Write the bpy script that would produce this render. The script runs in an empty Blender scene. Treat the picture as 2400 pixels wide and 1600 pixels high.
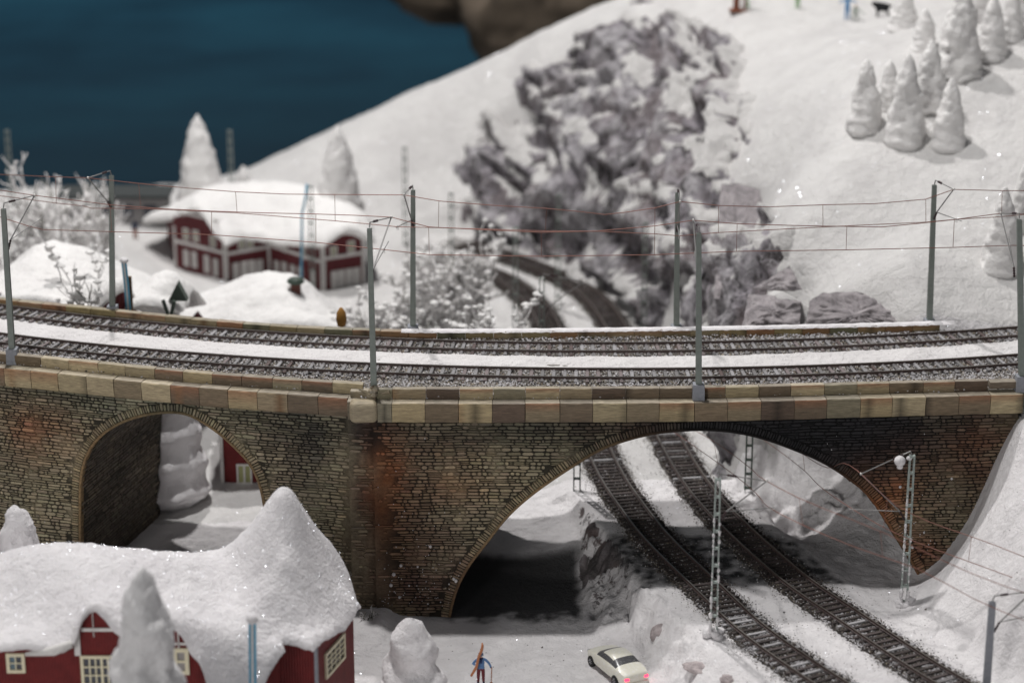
import bpy, math, random
import numpy as np
from mathutils import Vector, Matrix
R = math.radians
random.seed(7); rng = np.random.default_rng(11)
S = bpy.context.scene
COL = S.collection
V3 = lambda *a: np.array(a, float)

# ------------------------------------------------------------------ camera
CAM_F, CAM_T, CAM_D = 5500., R(18.5), 137.5          # focal length in px of a 2400 px wide frame, downward tilt, distance
CP = V3(0, -CAM_D*math.cos(CAM_T), CAM_D*math.sin(CAM_T))
FW = V3(0, math.cos(CAM_T), -math.sin(CAM_T)); UP = V3(0, math.sin(CAM_T), math.cos(CAM_T)); RT = V3(1, 0, 0)
cam = bpy.data.cameras.new('camera'); co = bpy.data.objects.new('camera', cam); COL.objects.link(co)
co.location = CP; co.rotation_euler = (R(90)-CAM_T, 0, 0)
cam.sensor_width = 36; cam.lens = 36*CAM_F/2400
cam.clip_start = 1; cam.clip_end = 1500
cam.dof.use_dof = True; cam.dof.focus_distance = 130.5; cam.dof.aperture_fstop = 0.0825/1.1
S.camera = co
def ray(px, py): return FW + RT*(px-1200)/CAM_F + UP*(800-py)/CAM_F
def atZ(px, py, z):
    d = ray(px, py); return CP + d*(z-CP[2])/d[2]
def atY(px, py, y):
    d = ray(px, py); return CP + d*(y-CP[1])/d[1]

# ------------------------------------------------------------------ world, exhibition-hall spotlights and an added front fill
w = bpy.data.worlds.new('World'); S.world = w; w.use_nodes = True
bg = w.node_tree.nodes['Background']; bg.inputs[0].default_value = (0.93, 0.95, 1.0, 1); bg.inputs[1].default_value = 0.105
def lamp(name, d, dist, size, power, colr=(1, 1, 1), target=(0, 0, -5)):
    l = bpy.data.lights.new(name, 'AREA'); l.shape = 'DISK'; l.size = size; l.energy = power; l.color = colr
    o = bpy.data.objects.new(name, l); COL.objects.link(o)
    dv = Vector(d).normalized(); o.location = Vector(target)+dv*dist
    o.rotation_euler = dv.to_track_quat('Z', 'Y').to_euler()
    return o
lamp('hall_spotlight', (-0.20, 0.54, 1), 170, 5.0, 150000, (1.0, 0.975, 0.96))
lamp('hall_spotlight', (-0.12, 0.10, 1), 170, 8.0, 158000, (1.0, 0.985, 0.97))
lamp('front_fill', (-0.45, -1.0, 0.26), 220, 60.0, 114000, (1.0, 0.98, 0.96))  # added broad low fill that brightens faces turned to the camera
S.view_settings.view_transform = 'Standard'; S.view_settings.look = 'None'; S.view_settings.exposure = 0; S.view_settings.gamma = 1
S.cycles.max_bounces = 5; S.cycles.diffuse_bounces = 2; S.cycles.glossy_bounces = 2; S.cycles.transmission_bounces = 2
S.cycles.use_denoising = True; S.cycles.sample_clamp_indirect = 4; S.cycles.use_adaptive_sampling = True; S.cycles.adaptive_threshold = 0.015

# ------------------------------------------------------------------ noise
_perm = rng.permutation(256); _perm = np.concatenate([_perm, _perm, _perm])
_gr = rng.normal(size=(256, 3)); _gr /= np.linalg.norm(_gr, axis=1)[:, None]
def pn(x, y, z=0.):
    x, y, z = np.broadcast_arrays(np.asarray(x, float), np.asarray(y, float), np.asarray(z, float))
    xi, yi, zi = np.floor(x).astype(int), np.floor(y).astype(int), np.floor(z).astype(int)
    xf, yf, zf = x-xi, y-yi, z-zi; xi &= 255; yi &= 255; zi &= 255
    f = lambda t: t*t*t*(t*(t*6-15)+10)
    u, v, w_ = f(xf), f(yf), f(zf)
    out = 0
    for i in (0, 1):
        for j in (0, 1):
            for k in (0, 1):
                g = _gr[_perm[_perm[_perm[xi+i]+yi+j]+zi+k]]
                dd = g[..., 0]*(xf-i)+g[..., 1]*(yf-j)+g[..., 2]*(zf-k)
                out = out + dd*(u if i else 1-u)*(v if j else 1-v)*(w_ if k else 1-w_)
    return out*1.6
def fbm(x, y, z=0., oct=4, ga=.5):
    a, s, o = 1., 1., 0
    for i in range(oct):
        o = o+a*pn(np.asarray(x)*s+i*17.3, np.asarray(y)*s+i*9.1, np.asarray(z)*s+i*5.7); a *= ga; s *= 2.03
    return o
def ridged(x, y, z, oct=4, ga=.5):
    a, s, o = 1., 1., 0
    for i in range(oct):
        o = o+a*(1-2*np.abs(pn(np.asarray(x)*s+i*7.3, np.asarray(y)*s+i*3.1, np.asarray(z)*s+i*11.7))); a *= ga; s *= 2.1
    return o
def sstep(a, b, x):
    t = np.clip((np.asarray(x, float)-a)/(b-a), 0, 1); return t*t*(3-2*t)

# ------------------------------------------------------------------ mesh helpers
def link(name, me, m=None, parent=None):
    o = bpy.data.objects.new(name, me); COL.objects.link(o)
    if m is not None:
        for mm in (m if isinstance(m, (list, tuple)) else [m]): me.materials.append(mm)
    if parent is not None: o.parent = parent
    return o
def tag(o, label=None, cat=None, group=None, kind=None):
    for k, v in (('label', label), ('category', cat), ('group', group), ('kind', kind)):
        if v: o[k] = v
    return o
def empty(name, loc=(0, 0, 0), label=None, cat=None, group=None, rz=0):
    o = bpy.data.objects.new(name, None); COL.objects.link(o); o.location = Vector(loc); o.rotation_euler = (0, 0, rz)
    o.empty_display_size = .2
    return tag(o, label, cat, group)
def np_mesh(name, V, F, col=None, smooth=False, attrs=None, mi=None):
    """F: (M,k) array or list of such arrays"""
    me = bpy.data.meshes.new(name); V = np.asarray(V, np.float32)
    Fs = F if isinstance(F, list) else [F]
    Fs = [np.asarray(f, np.int32) for f in Fs if len(f)]
    me.vertices.add(len(V)); me.vertices.foreach_set('co', V.ravel())
    nl = sum(f.size for f in Fs); npoly = sum(len(f) for f in Fs)
    me.loops.add(nl); me.loops.foreach_set('vertex_index', np.concatenate([f.ravel() for f in Fs]))
    me.polygons.add(npoly)
    tot = np.concatenate([np.full(len(f), f.shape[1], np.int32) for f in Fs])
    st = np.concatenate([[0], np.cumsum(tot)[:-1]]).astype(np.int32)
    me.polygons.foreach_set('loop_start', st)
    try: me.polygons.foreach_set('loop_total', tot)
    except Exception: pass
    me.polygons.foreach_set('use_smooth', np.full(npoly, smooth, bool))
    if mi is not None: me.polygons.foreach_set('material_index', np.asarray(mi, np.int32))
    me.update(calc_edges=True); me.validate()
    if col is not None:
        a = me.color_attributes.new('Col', 'FLOAT_COLOR', 'POINT')
        c = np.ones((len(V), 4), np.float32); c[:, :3] = col; a.data.foreach_set('color', c.ravel())
    for k, v in (attrs or {}).items():
        a = me.attributes.new(k, 'FLOAT', 'POINT'); a.data.foreach_set('value', np.asarray(v, np.float32))
    return me
def grid_faces(nr, nc, keep=None):
    i = np.arange(nr*nc).reshape(nr, nc)
    f = np.stack([i[:-1, :-1], i[:-1, 1:], i[1:, 1:], i[1:, :-1]], -1).reshape(-1, 4)
    if keep is not None:
        k = keep.reshape(nr, nc); kk = (k[:-1, :-1] & k[:-1, 1:] & k[1:, 1:] & k[1:, :-1]).ravel(); f = f[kk]
    return f
class MB:
    def __init__(s): s.v = []; s.f = []; s.mi = []; s.c = []
    def add(s, vs, fs, mi=0, c=None):
        b = len(s.v); s.v += [tuple(map(float, v)) for v in vs]; s.f += [tuple(b+i for i in f) for f in fs]; s.mi += [mi]*len(fs)
        s.c += [c or (1, 1, 1)]*len(vs)
    def box(s, c, size, rot=None, mi=0, col=None, taper=(1, 1), bev=0):
        hx, hy, hz = [a/2 for a in size]
        P = []
        for z, t in ((-hz, 1), (hz, None)):
            tx, ty = (1, 1) if t else taper
            for x, y in ((-1, -1), (1, -1), (1, 1), (-1, 1)): P.append(Vector((x*hx*tx, y*hy*ty, z)))
        M = rot if isinstance(rot, Matrix) else Matrix.Rotation(rot or 0, 3, 'Z')
        P = [M@p+Vector(c) for p in P]
        s.add(P, [(3, 2, 1, 0), (4, 5, 6, 7), (0, 1, 5, 4), (1, 2, 6, 5), (2, 3, 7, 6), (3, 0, 4, 7)], mi, col)
    def tube(s, pts, r, n=6, mi=0, cap=True, col=None):
        pts = [Vector(p) for p in pts]; rs = r if isinstance(r, (list, tuple)) else [r]*len(pts)
        b = len(s.v); prev = None
        for i, p in enumerate(pts):
            t = (pts[min(i+1, len(pts)-1)]-pts[max(i-1, 0)]).normalized()
            if prev is None:
                a = t.orthogonal().normalized()
            else:
                a = (prev-t*prev.dot(t)); a = a.normalized() if a.length > 1e-6 else t.orthogonal().normalized()
            prev = a; bb = t.cross(a)
            for k in range(n):
                an = 2*math.pi*k/n; s.v.append(tuple(p+(a*math.cos(an)+bb*math.sin(an))*rs[i])); s.c.append(col or (1, 1, 1))
        for i in range(len(pts)-1):
            for k in range(n):
                q = (b+i*n+k, b+i*n+(k+1) % n, b+(i+1)*n+(k+1) % n, b+(i+1)*n+k); s.f.append(q); s.mi.append(mi)
        if cap:
            s.f.append(tuple(b+k for k in range(n))[::-1]); s.mi.append(mi)
            s.f.append(tuple(b+(len(pts)-1)*n+k for k in range(n))); s.mi.append(mi)
    def lathe(s, prof, n=16, c=(0, 0, 0), mi=0, M=None, col=None):
        b = len(s.v); c = Vector(c)
        for r, z in prof:
            for k in range(n):
                a = 2*math.pi*k/n; p = Vector((r*math.cos(a), r*math.sin(a), z))
                if M: p = M@p
                s.v.append(tuple(p+c)); s.c.append(col or (1, 1, 1))
        for i in range(len(prof)-1):
            for k in range(n):
                s.f.append((b+i*n+k, b+i*n+(k+1) % n, b+(i+1)*n+(k+1) % n, b+(i+1)*n+k)); s.mi.append(mi)
        s.f.append(tuple(b+k for k in range(n))[::-1]); s.mi.append(mi)
        s.f.append(tuple(b+(len(prof)-1)*n+k for k in range(n))); s.mi.append(mi)
    def mesh(s, name, smooth=False, usecol=False):
        me = bpy.data.meshes.new(name); me.from_pydata(s.v, [], s.f); me.update()
        me.polygons.foreach_set('material_index', s.mi)
        if smooth: me.polygons.foreach_set('use_smooth', [True]*len(s.f))
        if usecol:
            a = me.color_attributes.new('Col', 'FLOAT_COLOR', 'POINT')
            a.data.foreach_set('color', np.concatenate([np.array(s.c, np.float32), np.ones((len(s.v), 1), np.float32)], 1).ravel())
        return me
    def build(s, name, m, parent=None, smooth=False, usecol=False):
        return link(name, s.mesh(name, smooth, usecol), m, parent)

# ------------------------------------------------------------------ materials
def mat(name, base=(.8, .8, .8), rough=.8, metal=0, spec=.3, emit=None, es=0):
    m = bpy.data.materials.new(name); m.use_nodes = True; b = m.node_tree.nodes['Principled BSDF']
    b.inputs['Base Color'].default_value = (*base, 1); b.inputs['Roughness'].default_value = rough; b.inputs['Metallic'].default_value = metal
    b.inputs['Specular IOR Level'].default_value = spec
    if emit: b.inputs['Emission Color'].default_value = (*emit, 1); b.inputs['Emission Strength'].default_value = es
    return m
class NT:
    def __init__(s, m): s.t = m.node_tree; s.b = s.t.nodes['Principled BSDF']
    def n(s, ty, **kw):
        x = s.t.nodes.new(ty)
        for k, v in kw.items(): setattr(x, k, v)
        return x
    def l(s, a, b): s.t.links.new(a, b)
    def co(s, kind='Object'):
        if kind == 'World': return s.n('ShaderNodeNewGeometry').outputs['Position']
        return s.n('ShaderNodeTexCoord').outputs[kind]
    def noise(s, scale, detail=4, rough=.55, co=None, vec_scale=None, dist=0):
        x = s.n('ShaderNodeTexNoise'); x.inputs['Scale'].default_value = scale; x.inputs['Detail'].default_value = detail; x.inputs['Roughness'].default_value = rough; x.inputs['Distortion'].default_value = dist
        c = co or s.co('World')
        if vec_scale:
            mp = s.n('ShaderNodeMapping'); mp.inputs['Scale'].default_value = vec_scale; s.l(c, mp.inputs['Vector']); c = mp.outputs['Vector']
        s.l(c, x.inputs['Vector']); return x.outputs['Fac']
    def ramp(s, fac, stops):
        r = s.n('ShaderNodeValToRGB'); e = r.color_ramp.elements
        while len(e) < len(stops): e.new(.5)
        for i, (p, c) in enumerate(stops):
            e[i].position = p; e[i].color = (*c, 1) if len(c) == 3 else c
        s.l(fac, r.inputs['Fac']); return r.outputs['Color']
    def mix(s, a, b, fac, mode='MIX'):
        x = s.n('ShaderNodeMix', data_type='RGBA', blend_type=mode)
        for sock, v in ((x.inputs[0], fac), (x.inputs[6], a), (x.inputs[7], b)):
            if hasattr(v, 'is_output'): s.l(v, sock)
            else: sock.default_value = v if not isinstance(v, tuple) else (*v, 1)
        return x.outputs[2]
    def bump(s, h, strength=.5, dist=.05, nrm=None):
        x = s.n('ShaderNodeBump'); x.inputs['Strength'].default_value = strength; x.inputs['Distance'].default_value = dist
        s.l(h, x.inputs['Height'])
        if nrm is not None: s.l(nrm, x.inputs['Normal'])
        return x.outputs['Normal']
    def attr(s, name, out='Color'): 
        a = s.n('ShaderNodeAttribute'); a.attribute_name = name; return a.outputs[out]
    def mathn(s, op, a, b=None):
        x = s.n('ShaderNodeMath', operation=op)
        for sock, v in ((x.inputs[0], a), (x.inputs[1], b)):
            if v is None: continue
            if hasattr(v, 'is_output'): s.l(v, sock)
            else: sock.default_value = v
        return x.outputs[0]
def snow_nodes(nt, tint=(.84, .815, .81), k=1.):
    c = nt.mix(tint, (tint[0]*.90, tint[1]*.895, tint[2]*.90), nt.ramp(nt.noise(.35, 5, .6), [(.42, (0, 0, 0)), (.68, (1, 1, 1))]))
    c = nt.mix(c, (tint[0]*.72, tint[1]*.71, tint[2]*.68), nt.ramp(nt.noise(2.2, 8, .75, dist=.4), [(.60, (0, 0, 0)), (.74, (.75, .75, .75))]))
    n1 = nt.bump(nt.noise(9, 6, .7), .5*k, .10); n1 = nt.bump(nt.noise(2.0, 4, .6), .4*k, .30, n1)
    return c, n1
def m_snow(name, tint=(.84, .815, .81), bumpy=1.0, grain=9, gs=.6):
    m = mat(name, tint, .75, spec=.25); nt = NT(m)
    c, n1 = snow_nodes(nt, tint)
    if bumpy != 1.0 or grain != 9: n1 = nt.bump(nt.noise(grain, 4, .7), gs, .12*bumpy, n1)
    nt.l(c, nt.b.inputs['Base Color']); nt.l(n1, nt.b.inputs['Normal'])
    return m
M = {}
M['snow'] = m_snow('snow_front', (.86, .835, .845))
M['snow_trodden'] = m_snow('snow_trodden', (.80, .775, .77), 1.6, 3.2, .9)
M['snow_roof'] = m_snow('snow_roof', (.87, .845, .855), 1.2, 5, .9)
M['snow_tree'] = m_snow('snow_tree', (.90, .885, .885), 1.3, 4, .8)
M['snow_far'] = m_snow('snow_far', (.85, .835, .82), 1.3, 3, .5)
# terrain: snow, rock and asphalt by painted attributes
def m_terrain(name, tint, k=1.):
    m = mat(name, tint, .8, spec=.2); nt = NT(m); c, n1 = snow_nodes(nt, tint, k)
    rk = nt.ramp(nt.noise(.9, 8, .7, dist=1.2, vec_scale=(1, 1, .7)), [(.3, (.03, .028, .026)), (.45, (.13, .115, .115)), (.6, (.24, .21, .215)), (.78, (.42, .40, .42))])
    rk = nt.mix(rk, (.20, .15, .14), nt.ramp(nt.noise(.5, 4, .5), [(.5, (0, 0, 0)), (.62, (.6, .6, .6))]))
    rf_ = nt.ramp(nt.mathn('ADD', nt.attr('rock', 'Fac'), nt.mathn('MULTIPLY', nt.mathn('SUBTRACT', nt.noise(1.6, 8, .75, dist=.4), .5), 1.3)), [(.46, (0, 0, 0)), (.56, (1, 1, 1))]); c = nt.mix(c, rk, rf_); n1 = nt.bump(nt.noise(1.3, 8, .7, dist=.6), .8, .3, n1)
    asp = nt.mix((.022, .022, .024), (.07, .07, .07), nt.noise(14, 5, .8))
    c = nt.mix(c, asp, nt.attr('asphalt_shade', 'Fac'))
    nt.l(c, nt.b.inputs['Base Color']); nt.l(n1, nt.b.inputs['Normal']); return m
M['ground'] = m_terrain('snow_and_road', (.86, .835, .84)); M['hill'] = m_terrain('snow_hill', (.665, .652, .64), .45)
# colour comes from a painted attribute, with grain on top
def m_painted(name, rough=.75, scale=7, amt=.45, bs=.5, streak=(1, 1, 1), spec=.3, bd=.05):
    m = mat(name, (.5, .5, .5), rough, spec=spec); nt = NT(m)
    g = nt.ramp(nt.noise(scale, 6, .7, vec_scale=streak), [(.25, (1-amt,)*3), (.75, (1+amt*.4,)*3)])
    nt.l(nt.mix(nt.attr('Col'), g, 1.0, 'MULTIPLY'), nt.b.inputs['Base Color'])
    nt.l(nt.bump(nt.noise(scale*1.6, 5, .7, vec_scale=streak), bs, bd), nt.b.inputs['Normal']); return m
M['stone'] = m_painted('masonry_stone', .62, 9, .5, .6, (1, 1, 1.6), .4)
M['mortar'] = m_painted('dark_mortar', .8, 5, .6, .6, (1, 1, 1.5))
M['coping'] = m_painted('coping_stone', .6, 5, .6, .5, (.35, 1, 3), .35, .04)
M['pebble'] = m_painted('ballast_pebbles', .8, 20, .3, .2)
def m_simple(name, c, rough=.6, metal=0, amt=.15, sc=6, bs=.15, spec=.3, vs=None):
    m = mat(name, c, rough, metal, spec); nt = NT(m)
    g = nt.ramp(nt.noise(sc, 5, .65, vec_scale=vs), [(.3, (1-amt,)*3), (.7, (1+amt,)*3)])
    nt.l(nt.mix(c, g, 1.0, 'MULTIPLY'), nt.b.inputs['Base Color'])
    nt.l(nt.bump(nt.noise(sc*2, 4, .6), bs, .03), nt.b.inputs['Normal']); return m
M['mast'] = m_simple('mast_green_grey', (.215, .24, .22), .5, 0, .12, 3)
M['mastbase'] = m_simple('mast_base_grey', (.27, .28, .31), .6, 0, .12, 5)
M['lattice'] = m_simple('lattice_grey_green', (.30, .34, .32), .5, 0, .3, 4)
M['darkgreen'] = m_simple('dark_green_metal', (.05, .07, .055), .5)
M['copper'] = mat('copper_wire', (.26, .125, .10), .5, .4)
M['steelwire'] = mat('cantilever_steel', (.27, .265, .26), .5, .5)
M['insul'] = mat('brown_insulator', (.045, .025, .028), .35)
M['solder'] = mat('solder_bright', (.6, .58, .56), .4, .9)
M['rail'] = m_simple('rail_rusty_brown', (.085, .06, .055), .5, 0, .3, 4)
M['railtop'] = mat('rail_head_worn', (.26, .24, .22), .35, .7)
M['sleeper'] = m_painted('sleeper_frosted', .7, 8, .35, .3)
M['bed'] = m_painted('track_bed', .9, 6, .5, .6)
# ------------------------------------------------------------------ track centre lines
def spline(P, n=200):
    """natural cubic spline through the points, resampled evenly by arc length"""
    P = np.asarray(P, float); t = np.concatenate([[0], np.cumsum(np.linalg.norm(np.diff(P, axis=0), axis=1))])
    N = len(P); A = np.zeros((N, N)); B = np.zeros((N, P.shape[1])); h = np.diff(t)
    A[0, 0] = A[-1, -1] = 1
    for i in range(1, N-1):
        A[i, i-1], A[i, i], A[i, i+1] = h[i-1], 2*(h[i-1]+h[i]), h[i]
        B[i] = 6*((P[i+1]-P[i])/h[i]-(P[i]-P[i-1])/h[i-1])
    Mm = np.linalg.solve(A, B)
    def ev(x):
        k = np.clip(np.searchsorted(t, x, side='right')-1, 0, N-2); a = (t[k+1]-x)[:, None]; b = (x-t[k])[:, None]; hh = h[k][:, None]
        return Mm[k]*a**3/(6*hh)+Mm[k+1]*b**3/(6*hh)+(P[k]/hh-Mm[k]*hh/6)*a+(P[k+1]/hh-Mm[k+1]*hh/6)*b
    X = ev(np.linspace(0, t[-1], n*8)); s = np.concatenate([[0], np.cumsum(np.linalg.norm(np.diff(X, axis=0), axis=1))])
    q = np.linspace(0, s[-1], n); return np.stack([np.interp(q, s, X[:, k]) for k in range(X.shape[1])], 1)
class Path:
    def __init__(s, P, n=400):
        s.P = spline(P, n); d = np.diff(s.P, axis=0); s.s = np.concatenate([[0], np.cumsum(np.linalg.norm(d, axis=1))]); s.L = s.s[-1]
        T = np.gradient(s.P, axis=0); T /= np.linalg.norm(T, axis=1)[:, None]; s.T = T
    def at(s, q, off=0.):
        q = np.asarray(q, float)
        p = np.stack([np.interp(q, s.s, s.P[:, k]) for k in (0, 1)], -1); t = np.stack([np.interp(q, s.s, s.T[:, k]) for k in (0, 1)], -1)
        t /= np.linalg.norm(t, axis=-1, keepdims=True); nrm = np.stack([-t[..., 1], t[..., 0]], -1)
        return p+nrm*np.asarray(off)[..., None], t
    def dist(s, X, Y):
        sh = np.shape(X); q = np.stack([np.ravel(X), np.ravel(Y)], 1); P = s.P[::4]; out = np.empty(len(q))
        for i in range(0, len(q), 20000):
            out[i:i+20000] = np.sqrt(((q[i:i+20000, None]-P[None])**2).sum(-1).min(1))
        return out.reshape(sh)
Cf = np.polyfit([-30, -24.5, -17.6, -14.5, -7.95, -2.4, 7.2, 13.7, 19.3, 23.5, 29.3], [.35, -1.5, -3.3, -4.0, -5.0, -5.55, -5.85, -5.65, -5.15, -4.5, -3.35], 4)
Cr = np.polyfit([-31.2, -25.4, -18.2, -15.1, -8.1, -2.5, 7.4, 14.2, 20, 24.4, 30.3], [5.95, 3.7, 1.55, .9, -.25, -1.1, -1.25, -.95, -.3, .55, 1.7], 4)
xs = np.linspace(-36, 38, 30)
front_path = Path(np.stack([xs, np.polyval(Cf, xs)], 1)); rear_path = Path(np.stack([xs, np.polyval(Cr, xs)], 1))
low_a = Path([(17.6, -27), (14.2, -21), (12.3, -17), (11.05, -13.5), (9.5, -9.2), (8.15, -5.1), (7.15, -1.1), (6.4, 2.3), (5.75, 6.4), (5.0, 13), (4.0, 22), (2.9, 32), (2.0, 38), (.75, 42.2), (-.7, 45.6), (-2.6, 48.2), (-6, 51.5)])
low_b = Path([(25.4, -29), (22.0, -24), (20.0, -20.4), (17.75, -15.9), (16.1, -12.6), (14.6, -8.8), (13.1, -4.4), (11.6, 1.0), (10.5, 7.2), (10.1, 10.4), (9.5, 17), (8.7, 25), (7.6, 33.5), (6.4, 39.9), (4.6, 44.7), (2.0, 48.7), (-.7, 52.3), (-3.5, 55.2), (-5.5, 56.6)])
ZL = -10.05   # lower sleeper top
# ------------------------------------------------------------------ ground: thin-plate spline through surveyed points
K = []
def W(x, y, z): K.append((x, y, z))
def G(px, py, y): p = atY(px, py, y); K.append(tuple(p))
for x in (-50, -38, -26, -15, -4, 3): 
    for y in (-50, -38, -27, -17): W(x, y, -13)
for x in (-38, -28, -18, -9): W(x, -8, -13.1)
W(-3, -10, -13); W(2.5, -10, -13); W(-4, -5, -12.9); W(1.6, -6, -13); W(4.6, -14, -13); W(6.5, -19, -13)
for x in (-30, -20): W(x, 4, -13.2)
W(-21, 10, -12.9); W(-15, 10, -12.8); W(-9, 2, -12.6); W(-3.5, -2.2, -11.8); W(-6.5, -10.8, -12.2); W(-8.5, -11.2, -12.3); W(1, -1.2, -11.9); W(-1, 5, -11); W(2.5, 12, -10.6)
W(8.3, -22, -12.4); W(9.5, -28, -12.6)
for pth, qs in ((low_a, range(2, 96, 8)), (low_b, range(2, 100, 8))):
    for q in qs: p, _ = pth.at(q); W(p[0], p[1], ZL-.3)
G(2170, 1357, -9.3); G(2230, 1300, -9.3); G(2300, 1200, -9.3); G(2340, 1080, -9.3); G(2392, 975, -9.3)
W(20.5, -9, -10.6); W(19.5, -4, -10.2); W(19, 2, -9); G(2395, 1130, -14); G(2395, 1330, -20); W(31, -14, -3.2); W(30, -24, -8.6); W(36, -30, -6); W(38, -14, -.5); W(44, -40, -8); W(24, -19.5, -10.2); W(29, -38, -11)
G(1800, 1180, 4); G(1990, 1090, 4); W(20, 6, -5.5); W(23, 3, -3); W(17, 10, -4)
# hill to the right
for t in ((2260, 765, 3.6), (2400, 742, 4.6), (2400, 600, 9), (2400, 400, 16.5), (2400, 200, 26), (2400, 0, 37), (2200, 700, 5.4), (2000, 700, 6.5), (2050, 560, 13), (2200, 500, 14), (1900, 440, 18.5), (2150, 340, 21), (1900, 300, 27), (1900, 150, 38),
          (2060, 70, 46), (1900, 40, 52), (1750, 0, 56), (2000, -60, 64), (2400, -160, 58), (1830, 560, 15), (1800, 640, 8.5), (1740, 730, 5.2), (1900, 740, 4.4), (2100, 748, 4.2)): G(*t)
W(45, 10, 6); W(45, 30, 14); W(45, 60, 22); W(30, 85, 22); W(52, -5, 2)
# crest against the backdrop
for t in ((560, 405, 72), (700, 340, 72), (860, 268, 72), (1000, 212, 71), (1150, 152, 70), (1250, 107, 68), (1400, 42, 65), (1480, 5, 64), (1600, -60, 66)): G(*t)
W(-22, 84, -12); W(-10, 84, -8); W(5, 84, -4); W(15, 84, 2)
# cliff
for t in ((1480, 20, 61), (1450, 150, 56), (1450, 300, 50), (1500, 500, 42), (1120, 400, 62), (1200, 190, 67), (1560, 90, 56), (1740, 160, 46), (1700, 330, 37), (1800, 500, 21), (1700, 600, 20), (1300, 250, 61), (1300, 450, 54),
          (1100, 520, 56), (1250, 600, 50.5), (1420, 640, 43.5), (1480, 700, 37), (1600, 640, 29), (1650, 480, 33)): G(*t)
W(13.2, 18, -9.6); W(13.2, 8, -9.6); W(12.8, 27, -9.8); W(15.5, 14, -3.0); W(15.2, 24, -3.0)
# village side
for t in ((30, 450, 66), (300, 447, 68), (200, 560, 46), (60, 600, 36)): G(*t)
W(-26.7, 48, -10); W(-22, 44.5, -10); W(-19, 47, -10); W(-14.5, 41.5, -10); W(-10, 44, -10); W(-8, 34, -10.3); W(-14, 33, -10.6); W(-22, 33, -10.6); W(-30, 30, -9.8); W(-12, 20, -11.4); W(-22, 20, -11.6); W(-32, 14, -12); W(-3, 22, -10.4); W(-4, 36, -10); W(-40, 40, -9); W(-44, 60, -8.6); W(-44, 10, -12.5); W(-14, 60, -8.6); W(-6, 63, -7)
G(950, 450, 62); G(1000, 560, 54)
K = np.array(K); KX = K[:, :2]
def _phi(r2): return np.where(r2 > 1e-9, .5*r2*np.log(np.maximum(r2, 1e-9)), 0)
_n = len(K); _A = np.zeros((_n+3, _n+3)); _d2 = ((KX[:, None]-KX[None])**2).sum(-1); _A[:_n, :_n] = _phi(_d2)+np.eye(_n)*2.0
_A[:_n, _n] = 1; _A[:_n, _n+1:] = KX; _A[_n, :_n] = 1; _A[_n+1:, :_n] = KX.T
_w = np.linalg.solve(_A, np.concatenate([K[:, 2], [0, 0, 0]]))
def tps(X, Y):
    sh = np.shape(X); q = np.stack([np.ravel(X), np.ravel(Y)], 1).astype(float); out = np.empty(len(q))
    for i in range(0, len(q), 20000):
        c = q[i:i+20000]; out[i:i+20000] = _phi(((c[:, None]-KX[None])**2).sum(-1))@_w[:_n]+_w[_n]+c@_w[_n+1:]
    return out.reshape(sh)
def deck_front_y(x): return np.where(np.asarray(x) < -8.3, np.interp(x, CLX, CLY), np.interp(x, CRX, CRY))
CLX = [-44, -36, -29.2, -24.3, -20.9, -17.3, -13.8, -10.2, -8.3]; CLY = [1.2, -1.9, -4.3, -5.75, -6.75, -7.7, -8.5, -9.2, -9.55]
CRX = [-8.3, -6.5, 4.5, 11.7, 19, 28.2, 40]; CRY = [-10.3, -10.3, -10.25, -10.05, -9.5, -8.85, -8.0]
def ground(X, Y, detail=True):
    X = np.asarray(X, float); Y = np.asarray(Y, float)
    z = tps(X, Y)
    # road and yard lie flat
    rd = sstep(5.6, 3.6, X+.35*(Y+12)*0)*sstep(-3.2, -5.2, Y)*sstep(-7.5, -6.0, X)
    fl = np.maximum(rd, sstep(-13, -16, Y)*sstep(7.5, 5.5, X))
    z = z*(1-fl)+(-13.0)*fl
    # banks beside the lower tracks
    da, db = low_a.dist(X, Y), low_b.dist(X, Y); d = np.minimum(da, db)
    k = sstep(4.4, 2.3, d)*np.where((X < 6.5) & (Y < 2), sstep(3.6, 2.4, d), 1); z = z*(1-k)+(ZL-.28)*k
    # never above the deck inside the viaduct
    yf = deck_front_y(X); ins = sstep(-1.0, .5, Y-yf)*sstep(13.2, 11.2, Y-yf)
    z = np.where(ins > 0, np.minimum(z, z*(1-ins)+np.minimum(z, -1.6)*ins), z)
    if detail:
        amp = 1-.85*sstep(4.0, 2.0, d)
        z = z+amp*(.16*fbm(X*.28, Y*.28, 1.3, 4)+.05*fbm(X*1.6, Y*1.6, 4.4, 3))*np.where(fl > .5, .35, 1)
    return z
def gz(x, y): return float(ground(np.array([x]), np.array([y]))[0])
print('ctrl', _n)
def terrain(name, x0, x1, y0, y1, st, mt, maskf):
    xs = np.arange(x0, x1+st*.5, st); ys = np.arange(y0, y1+st*.5, st); X, Y = np.meshgrid(xs, ys); Z = ground(X, Y)
    rock, asp, Z = maskf(X, Y, Z)
    me = np_mesh(name, np.stack([X, Y, Z], -1).reshape(-1, 3), grid_faces(*X.shape), smooth=True, attrs={'rock': rock.ravel(), 'asphalt_shade': asp.ravel()})
    o = link(name, me, mt); return tag(o, kind='structure')
def poly_from_px(L): return np.array([atY(*t)[:2] for t in L])
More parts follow.
